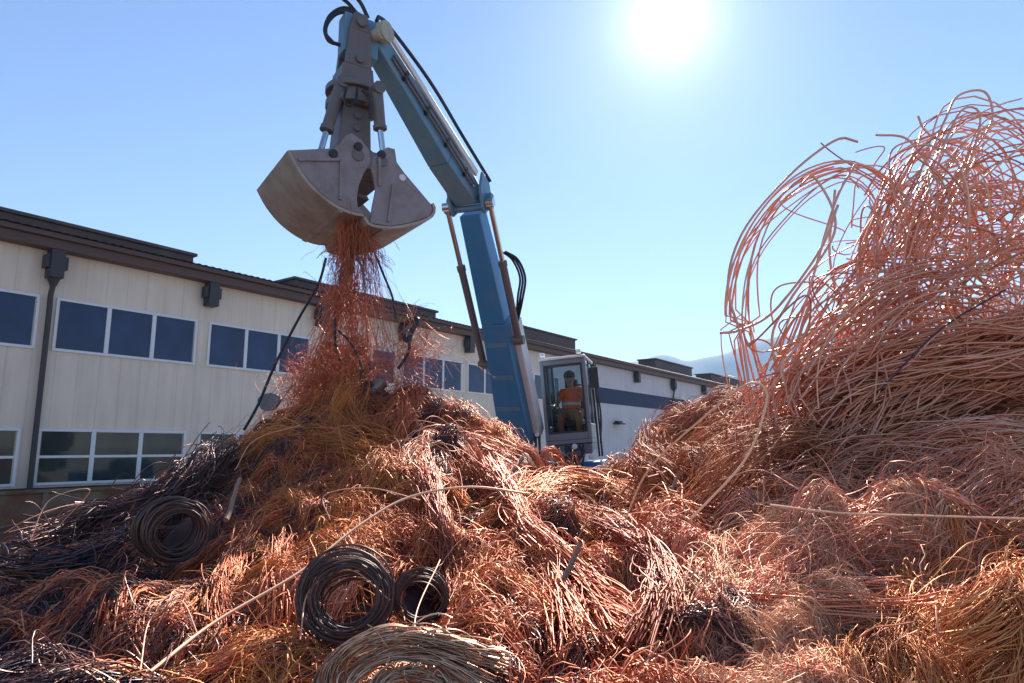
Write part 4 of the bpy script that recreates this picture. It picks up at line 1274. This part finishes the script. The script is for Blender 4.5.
trail(hang, 30, (352, 236), (335, 395), (340, 300), jb=.28)
trail(hang, 40, (350, 240), (305, 405), (338, 310), jb=.16)
trail(hang, 32, (362, 230), (365, 388), (362, 300), jb=.20)
trail(hang, 30, (366, 235), (405, 385), (380, 320), jb=.22, r=(.0012, .0022))
trail(hang, 9, (372, 240), (450, 370), (395, 300), jb=.3, r=(.0008, .0014))
trail(hang, 120, (350, 215), (345, 262), None, jt=.08, jb=.16, wob=.04)
trail(hang, 80, (358, 222), (372, 262), None, jt=.06, jb=.14, wob=.04)
trail(hang, 40, (348, 262), (345, 300), None, jt=.12, jb=.16, wob=.08)
for pts, n_, R_ in (((( 352, 225, 8.4), (345, 262, 8.4), (338, 310, 8.3), (318, 360, 8.1), (298, 405, 7.9)), 60, .10), (((350, 225, 8.4), (350, 270, 8.4), (352, 330, 8.3), (338, 395, 8.0)), 50, .11),
                    (((360, 220, 8.3), (364, 270, 8.3), (366, 330, 8.2), (362, 390, 8.1)), 34, .05), (((346, 230, 8.4), (342, 290, 8.4), (330, 340, 8.2), (326, 400, 7.9)), 60, .13),
                    (((364, 225, 8.3), (376, 280, 8.3), (384, 330, 8.2), (392, 385, 8.1)), 16, .09), (((345, 300, 8.3), (360, 350, 8.2), (340, 398, 8.0)), 50, .12), (((352, 215, 8.4), (338, 250, 8.4), (330, 262, 8.4)), 70, .10)):
    hank(hang, PL(pts), int(n_ * .62), R_ * .8, (.0018, .0042), flare=.5, wob=.07, twist=1.0, K=22, span=(.3, 1), taper=False)
tag(hang.build('hanging_wire', M['hang']), 'red-brown wire trailing from the grapple mouth down to the mound', 'wire', kind='stuff')
tuft = Strands()
for (x, y, rx, n_) in ((325, 385, .22, 220), (350, 375, .2, 200), (310, 395, .18, 140), (342, 300, .10, 60), (350, 345, .14, 50), (330, 370, .18, 60), (415, 345, .16, 70), (395, 378, .22, 90)):
    loops(tuft, n_, P(x, y, 8.2), (rx, .15, rx * .8), (.05, .2), (.0015, .003), K=24, flat=1)
tag(tuft.build('wire_tuft', M['red']), 'tufts of fine curled wire caught in the strands under the grapple', 'wire', kind='stuff')


def cable(pts, r_, lab):
    V, F = tubes(crom(PL(pts), 40)[None], r_, 8)
    return tag(link('cable', raw_mesh('cable', V, F), M['rubber']), lab, 'cable', 'black cables hanging from the grapple')


cable([(326, 258, 8.4), (318, 285, 8.4), (298, 320, 8.2), (275, 365, 8.0), (258, 405, 7.9), (244, 430, 7.8)], .017, 'long black cable slanting down left from the grapple to the heap')
cable([(376, 256, 8.4), (384, 276, 8.4), (392, 296, 8.4), (396, 318, 8.3)], .016, 'short black cable hanging from the right of the grapple mouth')
cable([(335, 318, 8.0), (336, 350, 8.0), (345, 372, 8.0), (342, 400, 7.9)], .016, 'black cable dangling upright beside the trailing wire')
cable([(338, 330, 7.9), (352, 345, 7.9), (362, 372, 7.9), (352, 398, 7.9)], .014, 'black cable bowed behind the caught pipe')
mb = MB(); mb.cyl(P(334, 402, 7.9), P(370, 366, 8.2), .045, n=14, cap=False); mb.cyl(P(334, 402, 7.9), P(370, 366, 8.2), .036, n=14, cap=False)
mb.cyl(P(369, 367, 8.19), P(372, 364, 8.22), .06, .06, 14)
tag(mb.build('scrap_pipe', M['tin'], None, smooth=True), 'rusty pipe leaning out of the mound under the grapple', 'pipe', 'scrap caught under the grapple')
mb = MB(); c = P(376, 388, 8.0); mb.cyl(c - (.09, .05, .09), c + (.07, .02, .09), .085, .09, 18); mb.cyl(c + (.07, .02, .09), c + (.09, .025, .115), .04, .03, 12); mb.cyl(c - (.105, .053, .11), c - (.09, .05, .09), .05, .08, 18)
tag(mb.build('scrap_motor', M['tin'], None, smooth=True, bevel=.01), 'grey drum shaped motor body sitting at the foot of the trailing wire', 'motor', 'scrap caught under the grapple')
mb = MB(); c = P(410, 330, 8.1); th = np.linspace(0, 2 * math.pi, 25)
pts = np.array([c + np.array([.07 * math.cos(t) + .03 * math.sin(2 * t), .05 * math.sin(t), .13 * math.sin(t) + .07 * math.cos(t)]) for t in th])
V, F = tubes(pts[None], .034, 8); mb.put(V, F); mb.tube([pts[17], pts[17] + (.0, 0, -.14), pts[17] + (-.12, 0, -.34)], .02, 8)
tag(mb.build('scrap_ring', M['black'], None, smooth=True), 'dark steel ring with a tail caught right of the trailing wire', 'ring', 'scrap caught under the grapple')
mb = MB(); c = P(268, 402, 8.0); th = np.linspace(0, 2 * math.pi, 20, endpoint=False)
mb.extrude([c + np.array([.13 * math.cos(t) * (1 + .12 * math.sin(3 * t)), .02 * math.sin(t), .11 * math.sin(t)]) for t in th], (.02, .05, .01))
tag(mb.build('scrap_plate', M['tin'], None, bevel=.008), 'grey oval metal plate standing on the left shoulder of the mound', 'plate', 'scrap caught under the grapple')
# single lighter wires springing out of the heap, each its own
fly = [((60, 525, 5.6), (90, 490, 5.6), (50, 500, 5.4), (30, 540, 5.2)), ((200, 640, 3.3), (180, 600, 3.4), (150, 620, 3.3), (140, 670, 3.0)), ((330, 520, 4.6), (325, 495, 4.8), (370, 488, 4.9), (420, 500, 4.9)),
       ((610, 520, 4.6), (650, 512, 4.7), (690, 525, 4.5), (720, 560, 4.0)), ((300, 640, 3.0), (310, 590, 3.3), (350, 570, 3.4), (390, 600, 3.3)), ((640, 690, 2.5), (660, 620, 2.8), (680, 570, 3.1)),
       ((430, 680, 2.7), (415, 620, 3.1), (440, 560, 3.7)), ((235, 470, 6.2), (255, 440, 6.6), (300, 425, 6.8)), ((360, 470, 5.9), (400, 440, 6.4), (450, 445, 6.4), (490, 470, 6.2)), ((720, 480, 4.8), (760, 470, 4.6), (800, 490, 4.2))]
for i, f in enumerate(fly):
    V, F = tubes(crom(PL(f), 40)[None], .0036, 6)
    tag(link('springing_wire', raw_mesh('springing_wire', V, F), M['pink']), 'single pale copper wire springing in a bow out of the heap', 'wire', 'single pale wires bowing out of the heap')

# ------------------------------------------------------------------ air, light, sky
sun_dir = np.array([156.0, 0, 0]) ; rx, rz = ray(668, 20)
sd_ = np.array([float(rx), 1, float(rz)]); sd_ /= np.linalg.norm(sd_)
elev = math.asin(sd_[2]); az = math.atan2(sd_[0], sd_[1])
sun = bpy.data.lights.new('sun', 'SUN'); sun.energy = 5.0; sun.angle = R(.6); sun.color = (1, .93, .84)
so_ = bpy.data.objects.new('sun', sun); so_.rotation_euler = Vector(sd_).to_track_quat('Z', 'Y').to_euler(); so_.location = (20, 60, 50); C.objects.link(so_)

wd = bpy.data.worlds.new('World'); S.world = wd; wd.use_nodes = True
nt = wd.node_tree; N = nt.nodes.new; L = nt.links.new
bg = nt.nodes['Background']
sky = N('ShaderNodeTexSky'); sky.sky_type = 'NISHITA'; sky.sun_disc = False
sky.sun_elevation = elev; sky.sun_rotation = az
sky.altitude = 200; sky.air_density = 1.0; sky.dust_density = .05; sky.ozone_density = 1.6
SKY = .077
# the solar disc and its aureole, as part of the sky
tc = N('ShaderNodeTexCoord'); dt = N('ShaderNodeVectorMath'); dt.operation = 'DOT_PRODUCT'
nv = N('ShaderNodeVectorMath'); nv.operation = 'NORMALIZE'; L(tc.outputs['Generated'], nv.inputs[0])
L(nv.outputs[0], dt.inputs[0]); dt.inputs[1].default_value = tuple(sd_)
ac = N('ShaderNodeMath'); ac.operation = 'ARCCOSINE'; L(dt.outputs['Value'], ac.inputs[0])


def gauss(sig, amp):
    d = N('ShaderNodeMath'); d.operation = 'DIVIDE'; d.inputs[1].default_value = sig; L(ac.outputs[0], d.inputs[0])
    p_ = N('ShaderNodeMath'); p_.operation = 'MULTIPLY'; L(d.outputs[0], p_.inputs[0]); L(d.outputs[0], p_.inputs[1])
    n_ = N('ShaderNodeMath'); n_.operation = 'MULTIPLY'; n_.inputs[1].default_value = -1; L(p_.outputs[0], n_.inputs[0])
    e_ = N('ShaderNodeMath'); e_.operation = 'EXPONENT'; L(n_.outputs[0], e_.inputs[0])
    m_ = N('ShaderNodeMath'); m_.operation = 'MULTIPLY'; m_.inputs[1].default_value = amp; L(e_.outputs[0], m_.inputs[0])
    return m_


g1, g2, g3 = gauss(R(1.2), 24), gauss(R(3.4), 4.2), gauss(R(9), 1.7)
sm_ = N('ShaderNodeMath'); L(g1.outputs[0], sm_.inputs[0]); L(g2.outputs[0], sm_.inputs[1])
sm2 = N('ShaderNodeMath'); L(sm_.outputs[0], sm2.inputs[0]); L(g3.outputs[0], sm2.inputs[1]); sm_ = sm2
ad = N('ShaderNodeMix'); ad.data_type = 'RGBA'; ad.blend_type = 'ADD'; ad.inputs[0].default_value = 1
gr = N('ShaderNodeMix'); gr.data_type = 'RGBA'; gr.blend_type = 'MULTIPLY'; gr.inputs[0].default_value = 1; gr.inputs[7].default_value = (.80, .85, 1.0, 1)
L(sky.outputs[0], gr.inputs[6]); L(gr.outputs[2], ad.inputs[6]); L(sm_.outputs[0], ad.inputs[7])
L(ad.outputs[2], bg.inputs[0]); bg.inputs[1].default_value = SKY

hz = bpy.data.materials.new('haze_air'); hz.use_nodes = True; nt = hz.node_tree; nt.nodes.clear()
o_ = nt.nodes.new('ShaderNodeOutputMaterial'); v_ = nt.nodes.new('ShaderNodeVolumePrincipled')
v_.inputs['Color'].default_value = (.45, .68, 1, 1); v_.inputs['Density'].default_value = .00025; v_.inputs['Anisotropy'].default_value = .2
nt.links.new(v_.outputs[0], o_.inputs['Volume'])
mb = MB(); mb.box(-3000, 3200, -400, 3000, -1.2, 520)
tag(mb.build('haze', hz), 'thin blue haze in the air over the yard and the hills', 'haze', kind='stuff')

S.view_settings.view_transform = 'Standard'; S.view_settings.look = 'None'; S.view_settings.gamma = 1
S.view_settings.exposure = 1.22
S.render.engine = 'CYCLES'
S.cycles.max_bounces = 9; S.cycles.diffuse_bounces = 6; S.cycles.glossy_bounces = 4; S.cycles.transparent_max_bounces = 8
S.cycles.volume_bounces = 0
S.cycles.sample_clamp_indirect = 4; S.cycles.sample_clamp_direct = 12
S.cycles.caustics_reflective = False; S.cycles.caustics_refractive = False
S.cycles.use_denoising = True
